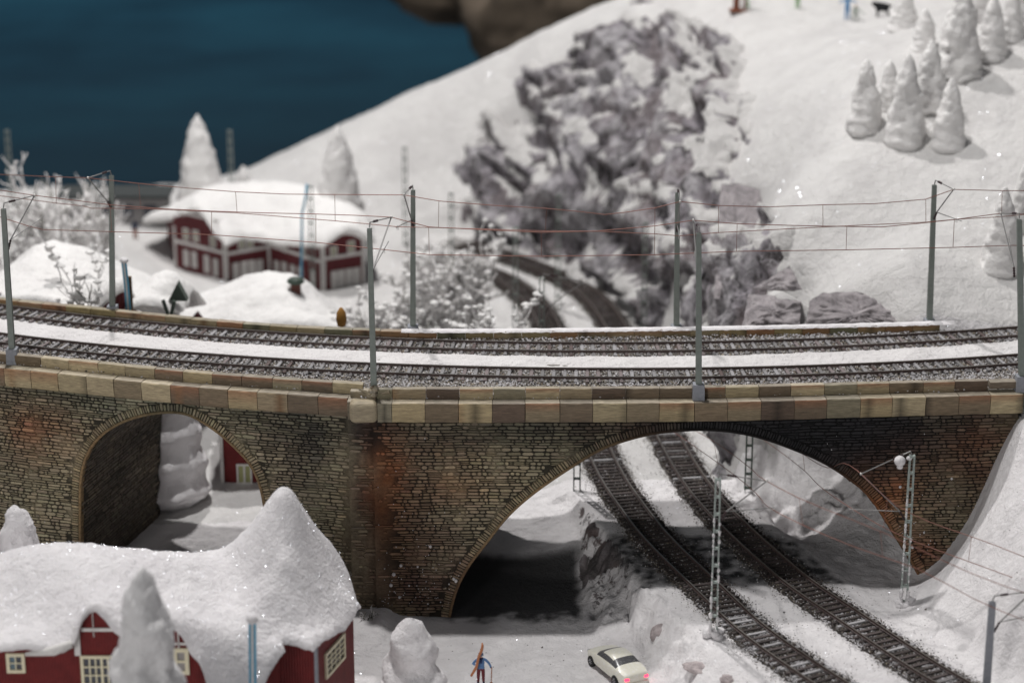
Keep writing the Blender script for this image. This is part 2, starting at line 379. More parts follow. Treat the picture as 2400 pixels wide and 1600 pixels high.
def seg_dist(P, A, closed=True):
    """distance of points P(N,2) to a polyline, and inside test"""
    B = np.roll(A, -1, 0) if closed else A[1:]; A0 = A if closed else A[:-1]
    best = np.full(len(P), 1e9); inside = np.zeros(len(P), bool)
    for a, b in zip(A0, B):
        ab = b-a; t = np.clip(((P-a)@ab)/(ab@ab), 0, 1); best = np.minimum(best, np.hypot(*(P-a-t[:, None]*ab).T))
        if closed:
            c = ((a[1] > P[:, 1]) != (b[1] > P[:, 1])); xi = a[0]+(P[:, 1]-a[1])*(b[0]-a[0])/(b[1]-a[1]+1e-12); inside ^= c & (P[:, 0] < xi)
    return best, inside
cliff_poly = poly_from_px([(1170, 180, 67), (1072, 285, 65), (1058, 400, 61.5), (1095, 500, 57), (1150, 545, 53.5), (1250, 590, 50.5), (1350, 615, 46), (1440, 660, 41), (1485, 700, 36.5)])
cliff_poly = np.concatenate([cliff_poly, [(12.1, 27), (12.3, 18), (12.9, 4.5)], poly_from_px([(1690, 745, 4.2), (1790, 735, 5.0), (1790, 640, 8.5), (1850, 570, 14.5), (1790, 440, 24), (1745, 330, 35), (1745, 160, 46), (1700, 60, 53), (1560, 40, 58), (1480, 5, 62.5), (1390, 60, 63.5), (1290, 140, 65)])])
def under_cliff(X, Y, Z):
    d, ins = seg_dist(np.stack([X.ravel(), Y.ravel()], 1), cliff_poly); sd = np.where(ins, d, -d).reshape(X.shape)+.9*fbm(X*.35, Y*.35, 3.3, 4); return Z-3.2*sstep(.9, 3.0, sd)
def right_rock(X, Y, Z):
    k = sstep(12.8, 14.6, X)*sstep(26, 22, X)*sstep(26, 18, Y)*sstep(-1.0, -3.0, Z)*sstep(-3.5, .5, Y); f = fbm(X*.4, Y*.4, Z*.4+3, 4)
    return Z+k*(.8*ridged(X*.35, Y*.35, Z*.35, 4)-.75+.5*f), k*np.clip(.42+.55*f+.09*(Z+6), 0, 1)
def front_mask(X, Y, Z):
    gx, gy = np.gradient(Z); sl = np.hypot(gx, gy)/.16
    bank = sstep(.35, .8, sl)*sstep(3.2, 4.2, X)*sstep(11, 9.5, X)*sstep(-25, -22, Y)*sstep(3.5, .5, Y)
    Z = Z+bank*(.6*ridged(X*.45, Y*.45, Z*.45, 4)-.5)
    pat = sstep(.05, .3, fbm(X*.45+5, Y*.45, 2.2, 4)+.15)
    rock = bank*np.where(Y < -11.5, pat*.30, np.clip(pat+.45, 0, 1)*sstep(-12.5, -9.5, Y))
    # rock showing on the right bank, below the abutment
    rb = sstep(.5, 1.1, sl)*sstep(26, 24, X)*sstep(13, 15, X)*sstep(-2.5, -1, Y)
    Z, r2 = right_rock(X, Y, Z); rock = np.maximum(rock, r2)
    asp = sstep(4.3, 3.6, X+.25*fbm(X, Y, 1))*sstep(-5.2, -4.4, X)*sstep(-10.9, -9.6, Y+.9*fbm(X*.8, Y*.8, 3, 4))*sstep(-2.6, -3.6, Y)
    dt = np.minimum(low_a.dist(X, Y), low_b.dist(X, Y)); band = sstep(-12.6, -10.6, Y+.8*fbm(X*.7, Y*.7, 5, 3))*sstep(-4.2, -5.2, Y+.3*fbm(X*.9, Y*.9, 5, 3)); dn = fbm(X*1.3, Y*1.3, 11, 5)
    dirt = band*sstep(3.2, 2.4, dt)*np.clip(.78+.6*dn, 0, 1); slope = band*sstep(13, 15, X)*sstep(23, 21, X)*sstep(2.2, 3.2, dt)*(.34+.15*dn); bk_shade = band*sstep(3.5, 4.5, X)*sstep(10, 8, X)*sstep(2.0, 2.8, dt)*(.30+.25*dn)  # bare dirt and greyed banks: the colour also deepens the viaduct's shadow here
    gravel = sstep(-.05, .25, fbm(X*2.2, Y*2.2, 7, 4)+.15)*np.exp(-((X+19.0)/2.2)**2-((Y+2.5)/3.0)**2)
    return rock, np.clip(np.maximum.reduce([asp*.97, gravel*.8, dirt, slope, bk_shade]), 0, 1), Z
def back_mask(X, Y, Z):
    Z, r2 = right_rock(X, Y, Z); return r2, np.zeros_like(X), under_cliff(X, Y, Z)
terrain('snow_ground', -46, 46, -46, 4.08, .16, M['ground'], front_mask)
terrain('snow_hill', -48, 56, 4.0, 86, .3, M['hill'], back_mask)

# ------------------------------------------------------------------ rocky cliff (own surface, dives under the snow at its rim)
st = .17; xs = np.arange(-8, 27, st); ys = np.arange(2.2, 71, st); X, Y = np.meshgrid(xs, ys)
d, ins = seg_dist(np.stack([X.ravel(), Y.ravel()], 1), cliff_poly); sd = (np.where(ins, d, -d)).reshape(X.shape)
sd = sd+.9*fbm(X*.35, Y*.35, 3.3, 4)
keep = sd > -1.6
Z = ground(X, Y, False); gy, gx = np.gradient(Z, st)
N = np.stack([-gx, -gy, np.ones_like(Z)], -1); N /= np.linalg.norm(N, axis=-1)[..., None]
mk = sstep(-.6, 1.4, sd)
u, v, q = X*.9+.35*Z, Y*.75, Z*1.0
rg = ridged(u*.26+3, v*.26, q*.26, 5, .52); lump = fbm(u*.13+9, v*.13, q*.13, 3)
wx = 3.2*fbm(u*.10+2, v*.10, q*.10, 2); wy = 3.2*fbm(u*.10+31, v*.10, q*.10, 2)
rg = ridged((u+wx)*.20+(q+wy)*.12, (v+wy)*.11+(u+wx)*.07, (q+wx)*.22-(u+wy)*.10, 4, .44)
disp = mk*(.30+1.75*(rg-.75)+.7*lump+.30*ridged((u+wx)*1.0, (v+wy)*.6, q*1.0, 3)) - (1-mk)*.55
snow_f = .75*fbm(u*.30+20, v*.27, q*.22+5, 3)+.35*fbm(u*.60+20, v*.5, q*.45+5, 3)+.14*fbm(u*1.1, v*1.1, q*.8, 4)-.06
P = np.stack([X, Y, Z], -1)+N*disp[..., None]
# true normals after displacement
dy = np.gradient(P, axis=0); dx = np.gradient(P, axis=1); NN = np.cross(dx, dy); NN /= np.linalg.norm(NN, axis=-1)[..., None]
sc0 = snow_f*.80+(NN[..., 2]-.62)*.5; pa, pb = np.percentile(sc0[mk > .6], (70, 75)); sn = sstep(pa, pb, sc0+sstep(.7, -.4, sd)*.5)
crest = sstep(.85, 1.3, rg+.35*pn(u*.8, v*.8, q*.8))
P = P+NN*(sn*.22)[..., None]
m = mat('cliff_rock', (.2, .2, .2), .85, spec=.2); nt = NT(m); c, n1 = snow_nodes(nt, (.74, .725, .71))
rk = nt.ramp(nt.noise(.38, 8, .66, dist=2.4), [(.36, (.022, .019, .018)), (.44, (.12, .109, .115)), (.53, (.27, .25, .272)), (.66, (.50, .465, .50))])
rk = nt.mix(rk, (.25, .21, .215), nt.ramp(nt.noise(.28, 3, .5), [(.48, (0, 0, 0)), (.62, (.65, .65, .65))]))
rk = nt.mix(rk, (.60, .58, .60), nt.ramp(nt.noise(.9, 9, .78, dist=1.6), [(.55, (0, 0, 0)), (.63, (.85, .85, .85))]))
rk = nt.mix(rk, (.62, .60, .62), nt.mathn('MULTIPLY', nt.attr('crest', 'Fac'), nt.ramp(nt.noise(1.1, 8, .8), [(.42, (0, 0, 0)), (.56, (.85,)*3)])))
fac = nt.attr('snow', 'Fac'); fac = nt.ramp(nt.mathn('ADD', fac, nt.mathn('MULTIPLY', nt.mathn('SUBTRACT', nt.noise(2.2, 8, .78, dist=.5), .5), .55)), [(.42, (0, 0, 0)), (.58, (1, 1, 1))])
nt.l(nt.mix(rk, c, fac), nt.b.inputs['Base Color']); nt.l(nt.bump(nt.noise(1.6, 9, .7, dist=.8), .9, .5, n1), nt.b.inputs['Normal'])
M['cliff'] = m
o = link('rocky_cliff', np_mesh('rocky_cliff', P.reshape(-1, 3), grid_faces(*X.shape, keep=keep), smooth=True, attrs={'snow': sn.ravel(), 'crest': crest.ravel()}), m); tag(o, kind='structure')

# ------------------------------------------------------------------ painted backdrop and dark rock above the horizon
m = mat('painted_backdrop', (.01, .03, .05), .9, spec=.1); nt = NT(m)
c = nt.ramp(nt.noise(.03, 6, .6, vec_scale=(.35, 1, 2.4)), [(.36, (.020, .058, .095)), (.48, (.030, .105, .165)), (.62, (.040, .165, .245))])
low = nt.n('ShaderNodeSeparateXYZ'); nt.l(nt.co('World'), low.inputs[0])
lf = nt.n('ShaderNodeMapRange'); lf.inputs[1].default_value = -32; lf.inputs[2].default_value = -12; lf.inputs[3].default_value = .75; lf.inputs[4].default_value = 0; nt.l(low.outputs['Z'], lf.inputs[0])
c = nt.mix(c, (.035, .058, .082), lf.outputs[0])
nt.l(c, nt.b.inputs['Base Color'])
xs = np.linspace(-190, 190, 40); V = [(x, 175-(x/190)**2*60, z) for z in (-80, 120) for x in xs]
o = link('backdrop', np_mesh('backdrop', V, grid_faces(2, 40), smooth=True), m); tag(o, kind='structure')
# ------------------------------------------------------------------ stone viaduct
class Wall:
    """vertical masonry face following a plan curve y(x); s = length along it"""
    def __init__(s, x0, x1, cx, cy, inset):
        xs = np.linspace(x0-1, x1+1, 300); P = spline(np.stack([cx, cy], 1), 600) if len(cx) > 3 else np.stack([cx, cy], 1)
        ys = np.interp(xs, P[:, 0], P[:, 1]); T = np.stack([np.gradient(xs), np.gradient(ys)], 1); T /= np.linalg.norm(T, axis=1)[:, None]
        Nn = np.stack([T[:, 1], -T[:, 0]], 1)               # points towards the viewer (-y)
        s.x = xs-Nn[:, 0]*inset; s.y = ys-Nn[:, 1]*inset; s.N = Nn
        s.s = np.concatenate([[0], np.cumsum(np.hypot(np.diff(s.x), np.diff(s.y)))])
    def pt(s, q, z, off=0.):
        q = np.asarray(q, float); x = np.interp(q, s.s, s.x); y = np.interp(q, s.s, s.y); n0 = np.interp(q, s.s, s.N[:, 0]); n1 = np.interp(q, s.s, s.N[:, 1])
        return np.stack([x+n0*off, y+n1*off, np.broadcast_to(z, x.shape)], -1)
    def hit(s, px, py):
        d = ray(px, py); lo, hi = 90., 200.
        for _ in range(50):
            t = (lo+hi)/2; p = CP+d*t
            if p[1] < np.interp(p[0], s.x, s.y): lo = t
            else: hi = t
        return float(np.interp(p[0], s.x, s.s)), float(p[2])
    def sx(s, x): return float(np.interp(x, s.x, s.s))
DEPTH = 11.0
wallL = Wall(-43, -8.55, CLX, CLY, .42); wallR = Wall(-7.55, 29.0, CRX, CRY, .42); wallP = Wall(-9.2, -7.2, [-12, -9, -6, -4], [-9.75, -9.95, -10.1, -10.15], .42)
via = empty('stone_viaduct', (0, -4.5, -13), 'curved stone railway viaduct with two arches, weathered masonry and tan coping blocks', 'viaduct')
def part(name, me, m, parent=via, label=None):
    o = link(name, me, m); o.parent = parent
    o.matrix_parent_inverse = Matrix.Translation(-Vector(parent.location)) if parent.parent is None else Matrix.Identity(4)
    if label: o['label'] = label
    return o
archL_px = [(192, 1400), (191, 1255), (191, 1175), (193, 1121), (207, 1067), (233, 1029), (268, 1002), (314, 982), (356, 972), (400, 968.5), (440, 974), (482, 996), (517, 1021), (551, 1052), (582, 1086.5), (600, 1120), (612, 1159), (620, 1215), (624, 1290), (624, 1400)]
archR_px = [(1052, 1470), (1061, 1425), (1068, 1397), (1106, 1320), (1144, 1271), (1183, 1221), (1240, 1167), (1297, 1125), (1355, 1087), (1412, 1054), (1470, 1033), (1527, 1019), (1581, 1012), (1642, 1009), (1723, 1015), (1790, 1030), (1857, 1054), (1924, 1083), (1982, 1119), (2027, 1156), (2071, 1215), (2103, 1266), (2138, 1324), (2170, 1395)]
def profile(wall, L, zb=-14.4):
    P = np.array([wall.hit(*p) for p in L]); P = spline(P, 160)
    return np.concatenate([[[P[0, 0], zb]], P, [[P[-1, 0], zb]]])
profL, profR = profile(wallL, archL_px), profile(wallR, archR_px)
def stain_col(x, z, base_l=(.33, .285, .19)):
    """weathering paint on the masonry, by place on the wall"""
    x = np.asarray(x, float); z = np.asarray(z, float); sh = x.shape
    px = 1200+43*x; py = 988+38*(-1.2-z)
    c = np.ones(sh+(3,))*np.array(base_l)
    c *= (1+.22*fbm(x*.3, z*.3, 4, 3))[..., None]
    nz = .5+.5*np.clip(fbm(x*.45+8, z*.45, 2, 4)*1.6, -1, 1)
    def g(cx, cy, sx, sy, col, k, usen=.6):
        nonlocal c
        f = np.exp(-((px-cx)/sx)**2-((py-cy)/sy)**2)*k*(1-usen+usen*nz*1.5); f = np.clip(f, 0, 1)[..., None]
        c = c*(1-f)+np.array(col)*f
    olive = (.21, .22, .155); rust = (.40, .125, .035); brown = (.155, .075, .045); dark = (.028, .026, .024); pink = (.20, .115, .085)
    tan = (.46, .38, .235)
    g(120, 980, 260, 80, olive, .7); g(30, 1090, 120, 70, (.32, .15, .08), .8); g(330, 1000, 160, 60, olive, .6); g(120, 1220, 130, 120, tan, .5)
    g(700, 1010, 130, 60, (.12, .125, .09), .9); g(730, 1090, 90, 130, dark, .8); g(640, 1100, 80, 110, (.20, .16, .11), .7); g(800, 1250, 40, 260, tan, .55); g(740, 1330, 60, 100, (.22, .21, .13), .6)
    g(860, 1010, 60, 60, (.05, .045, .05), .9); g(860, 1180, 50, 160, (.13, .10, .085), .8); g(905, 1130, 50, 160, rust, 1.1, .4); g(930, 1300, 50, 110, (.22, .14, .06), .8)
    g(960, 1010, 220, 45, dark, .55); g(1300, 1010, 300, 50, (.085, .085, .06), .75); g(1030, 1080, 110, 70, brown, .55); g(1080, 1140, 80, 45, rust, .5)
    g(980, 1210, 110, 120, brown, .7); g(1000, 1360, 140, 90, pink, .9); g(1180, 1120, 150, 60, tan, .55); g(1120, 1220, 90, 60, (.33, .28, .19), .6)
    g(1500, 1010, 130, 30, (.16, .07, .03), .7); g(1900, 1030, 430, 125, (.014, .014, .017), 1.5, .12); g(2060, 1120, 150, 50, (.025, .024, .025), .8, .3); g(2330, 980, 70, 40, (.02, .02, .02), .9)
    g(2300, 1120, 130, 130, brown, .6); g(2330, 1060, 90, 60, (.20, .09, .05), .6); g(2100, 1210, 110, 90, rust, .7); g(2230, 1230, 90, 80, (.22, .20, .14), .55); g(2180, 1330, 110, 60, (.22, .09, .05), .9)
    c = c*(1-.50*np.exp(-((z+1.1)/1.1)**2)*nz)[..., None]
    return np.clip(c, .006, 1)
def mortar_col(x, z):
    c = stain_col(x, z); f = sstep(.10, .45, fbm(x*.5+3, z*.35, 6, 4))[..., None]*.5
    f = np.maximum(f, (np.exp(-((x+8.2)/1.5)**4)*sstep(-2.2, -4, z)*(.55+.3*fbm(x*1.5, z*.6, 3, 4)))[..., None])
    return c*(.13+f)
def interp_prof(prof, q):
    """underside height of the arch opening at s = q (nan outside)"""
    q = np.asarray(q); z = np.interp(q, prof[:, 0], prof[:, 1]); return np.where((q < prof[:, 0].min()) | (q > prof[:, 0].max()), np.nan, z)
def wall_mesh(wall, prof, s0, s1, ztop, zbot, off, flip=False, colf=mortar_col, stp=.3, nz=26, rel=0.):
    """columns of quads with the arch opening left free"""
    q = np.arange(s0, s1, stp)
    if prof is not None: q = np.unique(np.concatenate([q, prof[::2, 0], [prof[:, 0].min()-1e-3, prof[:, 0].max()+1e-3]]))
    q = np.unique(np.clip(q, s0, s1)); zb = np.full(len(q), zbot)
    if prof is not None:
        k = interp_prof(prof, q); zb = np.where(np.isnan(k), zbot, k)
    t = np.linspace(0, 1, nz)[:, None]; Zq = zb[None]*(1-t)+ztop*t; Q = np.broadcast_to(q, Zq.shape)
    V = wall.pt(Q, Zq, off); X = V[..., 0]
    if rel:
        V = wall.pt(Q, Zq, off+0*Q)
    F = grid_faces(*Zq.shape)
    if flip: F = F[:, ::-1]
    c = colf(X, Zq)
    return V.reshape(-1, 3), F, c.reshape(-1, 3)
def join(Ls):
    V, F, Cc, b = [], [], [], 0
    for v, f, c in Ls: V.append(v); F.append(np.asarray(f)+b); Cc.append(c); b += len(v)
    return np.concatenate(V), np.concatenate(F), np.concatenate(Cc)
sL0, sL1 = wallL.sx(-42), wallL.sx(-8.75); sR0, sR1 = wallR.sx(-7.62), wallR.sx(28.2)
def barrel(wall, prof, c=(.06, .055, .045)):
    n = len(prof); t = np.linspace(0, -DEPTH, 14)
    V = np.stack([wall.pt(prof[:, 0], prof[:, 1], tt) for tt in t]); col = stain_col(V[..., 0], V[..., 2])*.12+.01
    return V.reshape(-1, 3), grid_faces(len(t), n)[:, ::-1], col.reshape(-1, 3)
def cap(wall, s0, zt, zb):
    V = np.array([wall.pt(s0, zb, 0), wall.pt(s0, zt, 0), wall.pt(s0, zt, -DEPTH), wall.pt(s0, zb, -DEPTH)]); return V, np.array([[0, 1, 2, 3]]), np.full((4, 3), .06)
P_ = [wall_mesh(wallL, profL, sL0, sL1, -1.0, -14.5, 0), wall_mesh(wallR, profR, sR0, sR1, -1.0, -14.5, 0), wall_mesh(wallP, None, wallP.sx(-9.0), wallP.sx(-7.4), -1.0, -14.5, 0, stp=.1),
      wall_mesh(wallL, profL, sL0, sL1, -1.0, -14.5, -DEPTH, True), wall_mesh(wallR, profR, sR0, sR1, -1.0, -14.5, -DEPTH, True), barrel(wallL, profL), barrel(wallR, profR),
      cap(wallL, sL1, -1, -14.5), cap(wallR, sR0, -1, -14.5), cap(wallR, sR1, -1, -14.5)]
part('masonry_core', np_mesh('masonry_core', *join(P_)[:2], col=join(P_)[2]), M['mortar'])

# individual stones: irregular rounded blocks, set proud of the dark joints
def prof_dist(prof, q, z):
    """signed distance outside the opening and the direction away from it"""
    A = prof[:-1]; B = prof[1:]; P = np.stack([q, z], 1); best = np.full(len(P), 1e9); near = np.zeros((len(P), 2))
    for a, b in zip(A[::2], np.concatenate([A[2::2], B[-1:]])):
        ab = b-a; t = np.clip(((P-a)@ab)/(ab@ab+1e-12), 0, 1); c = a+t[:, None]*ab; dd = np.hypot(*(P-c).T); k = dd < best
        best[k] = dd[k]; near[k] = c[k]
    k = interp_prof(prof, q); ins = (~np.isnan(k)) & (z < np.nan_to_num(k, nan=-99))
    sgn = np.where(ins, -1, 1); di = (P-near)*sgn[:, None]; di /= np.linalg.norm(di, axis=1)[:, None]+1e-9
    return best*sgn, di
OCT = np.array([(-1, -.42), (-.72, -1), (.72, -1), (1, -.42), (1, .42), (.72, 1), (-.72, 1), (-1, .42)])
def lay(u0, u1, v0, v1, hmin=.125, hmax=.25, lmin=.24, lmax=.85, wav=.06):
    """courses of stones in the u,v plane -> outlines (n,8,2)"""
    out = []; v = v0; row = 0
    while v < v1:
        h = random.uniform(hmin, hmax); u = u0-random.uniform(0, .6)
        while u < u1:
            L = random.uniform(lmin, lmax)*(1.25 if h < .17 else 1); 
            if random.random() < .16: L = h*random.uniform(.9, 1.4)
            cx, cy = u+L/2, v+h/2; hh = h/2*random.uniform(.80, 1.06); a = OCT.copy()
            cr = min(.6, .50*h/L*2); a[:, 0] = np.sign(a[:, 0])*np.where(np.abs(a[:, 0]) > .9, 1, 1-cr)
            a += rng.uniform(-.10, .10, a.shape)*np.array([h/L, 1])
            tilt = random.uniform(-.03, .03)
            o = np.stack([cx+a[:, 0]*(L/2-.013), cy+a[:, 1]*(hh-.008)+a[:, 0]*L*tilt*.5], 1); out.append(o)
            if h > .215 and random.random() < .2:      # two thin stones share the course
                o[:, 1] = cy+.25*h+(o[:, 1]-cy)*.48; o2 = o.copy(); o2[:, 1] -= .5*h; out.append(o2)
            u += L
        v += h; row += 1
    out = np.array(out); out[..., 1] += wav*fbm(out[..., 0]*.35, out[..., 1]*.35, 5.5, 2)
    return out
def stones_geo(O, surf, colf, proud=.05):
    """O (n,8,2) outlines, surf(u,v,off)->xyz. 16 vertices, 17 faces a stone"""
    n = len(O); c = O.mean(1, keepdims=True); sz = (O.max(1)-O.min(1)); k = 1-np.clip(.03/np.maximum(sz, .05), 0, .35)[:, None]*2*.9
    I = c+(O-c)*k; pr = proud*rng.uniform(.55, 1.35, n)[:, None]*np.ones((1, 8)); pr = pr+rng.uniform(-.008, .008, pr.shape)
    Vo = surf(O[..., 0], O[..., 1], -.02); Vi = surf(I[..., 0], I[..., 1], pr)
    V = np.concatenate([Vo, Vi], 1); cc = colf(V[:, :, 0].mean(1), V[:, :, 2].mean(1)); cc = cc*rng.lognormal(-.10, .17, (n, 1))*(1+rng.normal(0, .022, (n, 3)))
    Cc = np.repeat(cc[:, None]*1.15, 16, 1); Cc[:, :8] *= .19
    return V, Cc
QF = np.array([(i, (i+1) % 8, 8+(i+1) % 8, 8+i) for i in range(8)]); TF = np.array([(8, 9, 10, 11), (8, 11, 12, 15), (12, 13, 14, 15)])
SF = np.concatenate([QF, TF])
def stones_mesh(name, V, Cc):
    n = len(V); F = (np.arange(n)[:, None, None]*16+SF[None]).reshape(-1, 4)
    return np_mesh(name, V.reshape(-1, 3), F, col=Cc.reshape(-1, 3))
RING = .62
allV, allC, big = [], [], []
def face(wall, prof, s0, s1, z0, z1, smoothf=None):
    O = lay(s0, s1, z0, z1); q, z = O[..., 0].ravel(), O[..., 1].ravel()
    if prof is not None:
        d, di = prof_dist(prof, q, z); mv = np.clip(RING-d, 0, None); P = np.stack([q, z], 1)+di*mv[:, None]
        d0 = d.reshape(-1, 8); P = P.reshape(-1, 8, 2)
        ok = (d0.min(1) > RING-.22) & (d0.mean(1) > RING*.9); O = P[ok]
        ar = (O[:, :, 0].max(1)-O[:, :, 0].min(1) > .1) & (O[:, :, 1].max(1)-O[:, :, 1].min(1) > .06); O = O[ar]
    O = O[(O[..., 1].max(1) < z1+.04) & (O[..., 0].max(1) < s1+.05) & (O[..., 0].min(1) > s0-.05)]
    if smoothf is not None: O = O[~smoothf(O.mean(1))]
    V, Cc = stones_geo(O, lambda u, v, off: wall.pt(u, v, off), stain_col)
    return V, Cc
VL, CL = face(wallL, profL, sL0+8, sL1, -13.4, -1.16, lambda c: (c[:, 0] > wallL.sx(-9.35)) & (rng.random(len(c)) < .55))
VR, CR = face(wallR, profR, sR0, sR1, -13.4, -1.16, lambda c: (c[:, 0] < wallR.sx(-6.6)) & (c[:, 1] < -3.2) & (rng.random(len(c)) < .7))
VP, CPp = face(wallP, None, wallP.sx(-8.98), wallP.sx(-7.5), -13.4, -1.16, lambda c: rng.random(len(c)) < .25)
# inner faces of the barrels that can be seen: courses run back into the arch
def barrel_stones(wall, prof, i0, i1, dark):
    seg = prof[i0:i1]; a = np.concatenate([[0], np.cumsum(np.hypot(*np.diff(seg, axis=0).T))])
    O = lay(.05, DEPTH-.1, .05, a[-1]-.1, .16, .27, .4, 1.1, .0)
    O = O[(O[..., 0].max(1) < DEPTH) & (O[..., 0].min(1) > 0)]
    cy = np.interp(a, a, a); ctr = seg.mean(0)
    dseg = np.gradient(seg, axis=0); dseg /= np.linalg.norm(dseg, axis=1)[:, None]+1e-9
    nn = np.stack([dseg[:, 1], -dseg[:, 0]], 1)
    mid = prof.mean(0); sg = np.sign(((mid-seg)*nn).sum(1)).mean(); nn = nn*(1 if sg > 0 else -1)
    def surf(u, v, off):
        s_ = np.interp(v, a, seg[:, 0])+np.interp(v, a, nn[:, 0])*off; z_ = np.interp(v, a, seg[:, 1])+np.interp(v, a, nn[:, 1])*off
        return wall.pt(s_, z_, -u)
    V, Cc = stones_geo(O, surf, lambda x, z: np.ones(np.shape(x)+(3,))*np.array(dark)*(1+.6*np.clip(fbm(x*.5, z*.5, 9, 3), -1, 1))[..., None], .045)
    # facing: flip if needed handled by two-sided shading
    return V, Cc
nl = len(profL)
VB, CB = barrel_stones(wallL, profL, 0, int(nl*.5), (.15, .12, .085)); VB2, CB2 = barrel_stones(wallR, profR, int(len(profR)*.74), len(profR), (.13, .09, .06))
# ring stones round both arches
def ring(wall, prof, r0=.15, r1=.60):
    a = np.concatenate([[0], np.cumsum(np.hypot(*np.diff(prof, axis=0).T))]); d = np.gradient(prof, axis=0); d /= np.linalg.norm(d, axis=1)[:, None]+1e-9
    nn = np.stack([-d[:, 1], d[:, 0]], 1); mid = prof.mean(0); nn *= 1 if ((prof-mid)*nn).sum() > 0 else -1
    kk = 9; pad = np.pad(nn, ((kk, kk), (0, 0)), 'edge'); nn = np.stack([np.convolve(pad[:, j], np.ones(2*kk+1)/(2*kk+1), 'valid') for j in (0, 1)], 1); nn /= np.linalg.norm(nn, axis=1)[:, None]
    O = []; u = .2
    while u < a[-1]-.2:
        L = random.uniform(.11, .21); rr0 = r0+random.uniform(-.02, .02); rr1 = r1+random.uniform(-.07, .05); p = OCT*.5+.5
        O.append(np.stack([u+.012+p[:, 0]*(L-.024), rr0+p[:, 1]*(rr1-rr0)], 1)+rng.uniform(-.01, .01, (8, 2))); u += L
    O = np.array(O)
    def surf(u, v, off):
        s_ = np.interp(u, a, prof[:, 0])+np.interp(u, a, nn[:, 0])*v; z_ = np.interp(u, a, prof[:, 1])+np.interp(u, a, nn[:, 1])*v
        return wall.pt(s_, z_, off)
    V, Cc = stones_geo(O, surf, lambda x, z: stain_col(x, z)*np.array([.95, .9, .85]), .07)
    # smooth rim along the edge of the opening
    t = np.linspace(.1, a[-1]-.1, int(a[-1]/.25)); vs = [(0, -.3), (0, .05), (.03, .09), (.14, .09), (.165, .02)]
    R_ = np.stack([surf(t, np.full_like(t, v), o) for v, o in vs]); rc = stain_col(R_[..., 0], R_[..., 2])*np.array([.75, .60, .48])
    return V, Cc, (R_.reshape(-1, 3), grid_faces(len(vs), len(t)), rc.reshape(-1, 3))
VrL, CrL, rimL = ring(wallL, profL); VrR, CrR, rimR = ring(wallR, profR); CrL[:, :8] *= 2.2; CrR[:, :8] *= 2.2
for nm, rm in (('arch_rim', rimL), ('arch_rim', rimR)): part(nm, np_mesh(nm, rm[0], rm[1], col=rm[2], smooth=True), M['mortar'])
# flecks of snow stuck to the masonry
mb = MB(); rs_ = random.Random(5)
for k in range(260):
    if k < 150: x_, z_ = rs_.gauss(-5.2, 2.2), -12.6+abs(rs_.gauss(0, 2.6))
    elif k < 200: x_, z_ = rs_.gauss(22.5, 1.6), -9.8+abs(rs_.gauss(0, 1.6))
    else: x_, z_ = rs_.uniform(-28, 27), rs_.uniform(-12, -2)
    W_ = wallR if x_ > -7.5 else wallL; s_ = W_.sx(x_); pf_ = profR if x_ > -7.5 else profL; zz_ = float(interp_prof(pf_, s_))
    if not math.isnan(zz_) and z_ < zz_+.3: continue
    c_ = W_.pt(s_, z_, .06); r = rs_.uniform(.012, .035)*(3.2 if rs_.random() < .06 else 1)
    mb.lathe([(.01, -r*1.2), (r*.8, -r*.6), (r, 0), (r*.7, r*.7), (.01, r)], 6, c=c_)
# the 300 face stones that show largest are parts of their own; all others are one part
V = np.concatenate([VL, VR, VP]); Cc = np.concatenate([CL, CR, CPp])
ext = V.max(1)-V.min(1); area = np.hypot(ext[:, 0], ext[:, 1])*ext[:, 2]
vis = (V[:, :, 2].mean(1) > -12.3) & (V[:, :, 0].mean(1) > -28) & (V[:, :, 0].mean(1) < 28)
vis &= ~((V[:, :, 0].mean(1) < -9) & (V[:, :, 2].mean(1) < -9.8))
idx = np.argsort(-area*vis)[:300]; rest = np.setdiff1d(np.arange(len(V)), idx)
for i in idx:
    me = np_mesh('stone', V[i]-V[i].mean(0), SF, col=Cc[i]); o = link('stone', me, M['stone'], via); o.location = Vector(V[i].mean(0))-via.location
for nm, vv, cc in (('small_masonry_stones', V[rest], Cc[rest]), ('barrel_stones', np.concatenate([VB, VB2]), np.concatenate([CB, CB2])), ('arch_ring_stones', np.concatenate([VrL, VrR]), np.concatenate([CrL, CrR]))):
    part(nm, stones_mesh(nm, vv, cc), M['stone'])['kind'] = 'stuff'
o = mb.build('snow_flecks', M['snow_roof'], None, True); part_ = o; o.parent = via; o.matrix_parent_inverse = Matrix.Translation(-Vector(via.location)); o['kind'] = 'stuff'
print('stones', len(V), len(VB), len(VrL)+len(VrR))

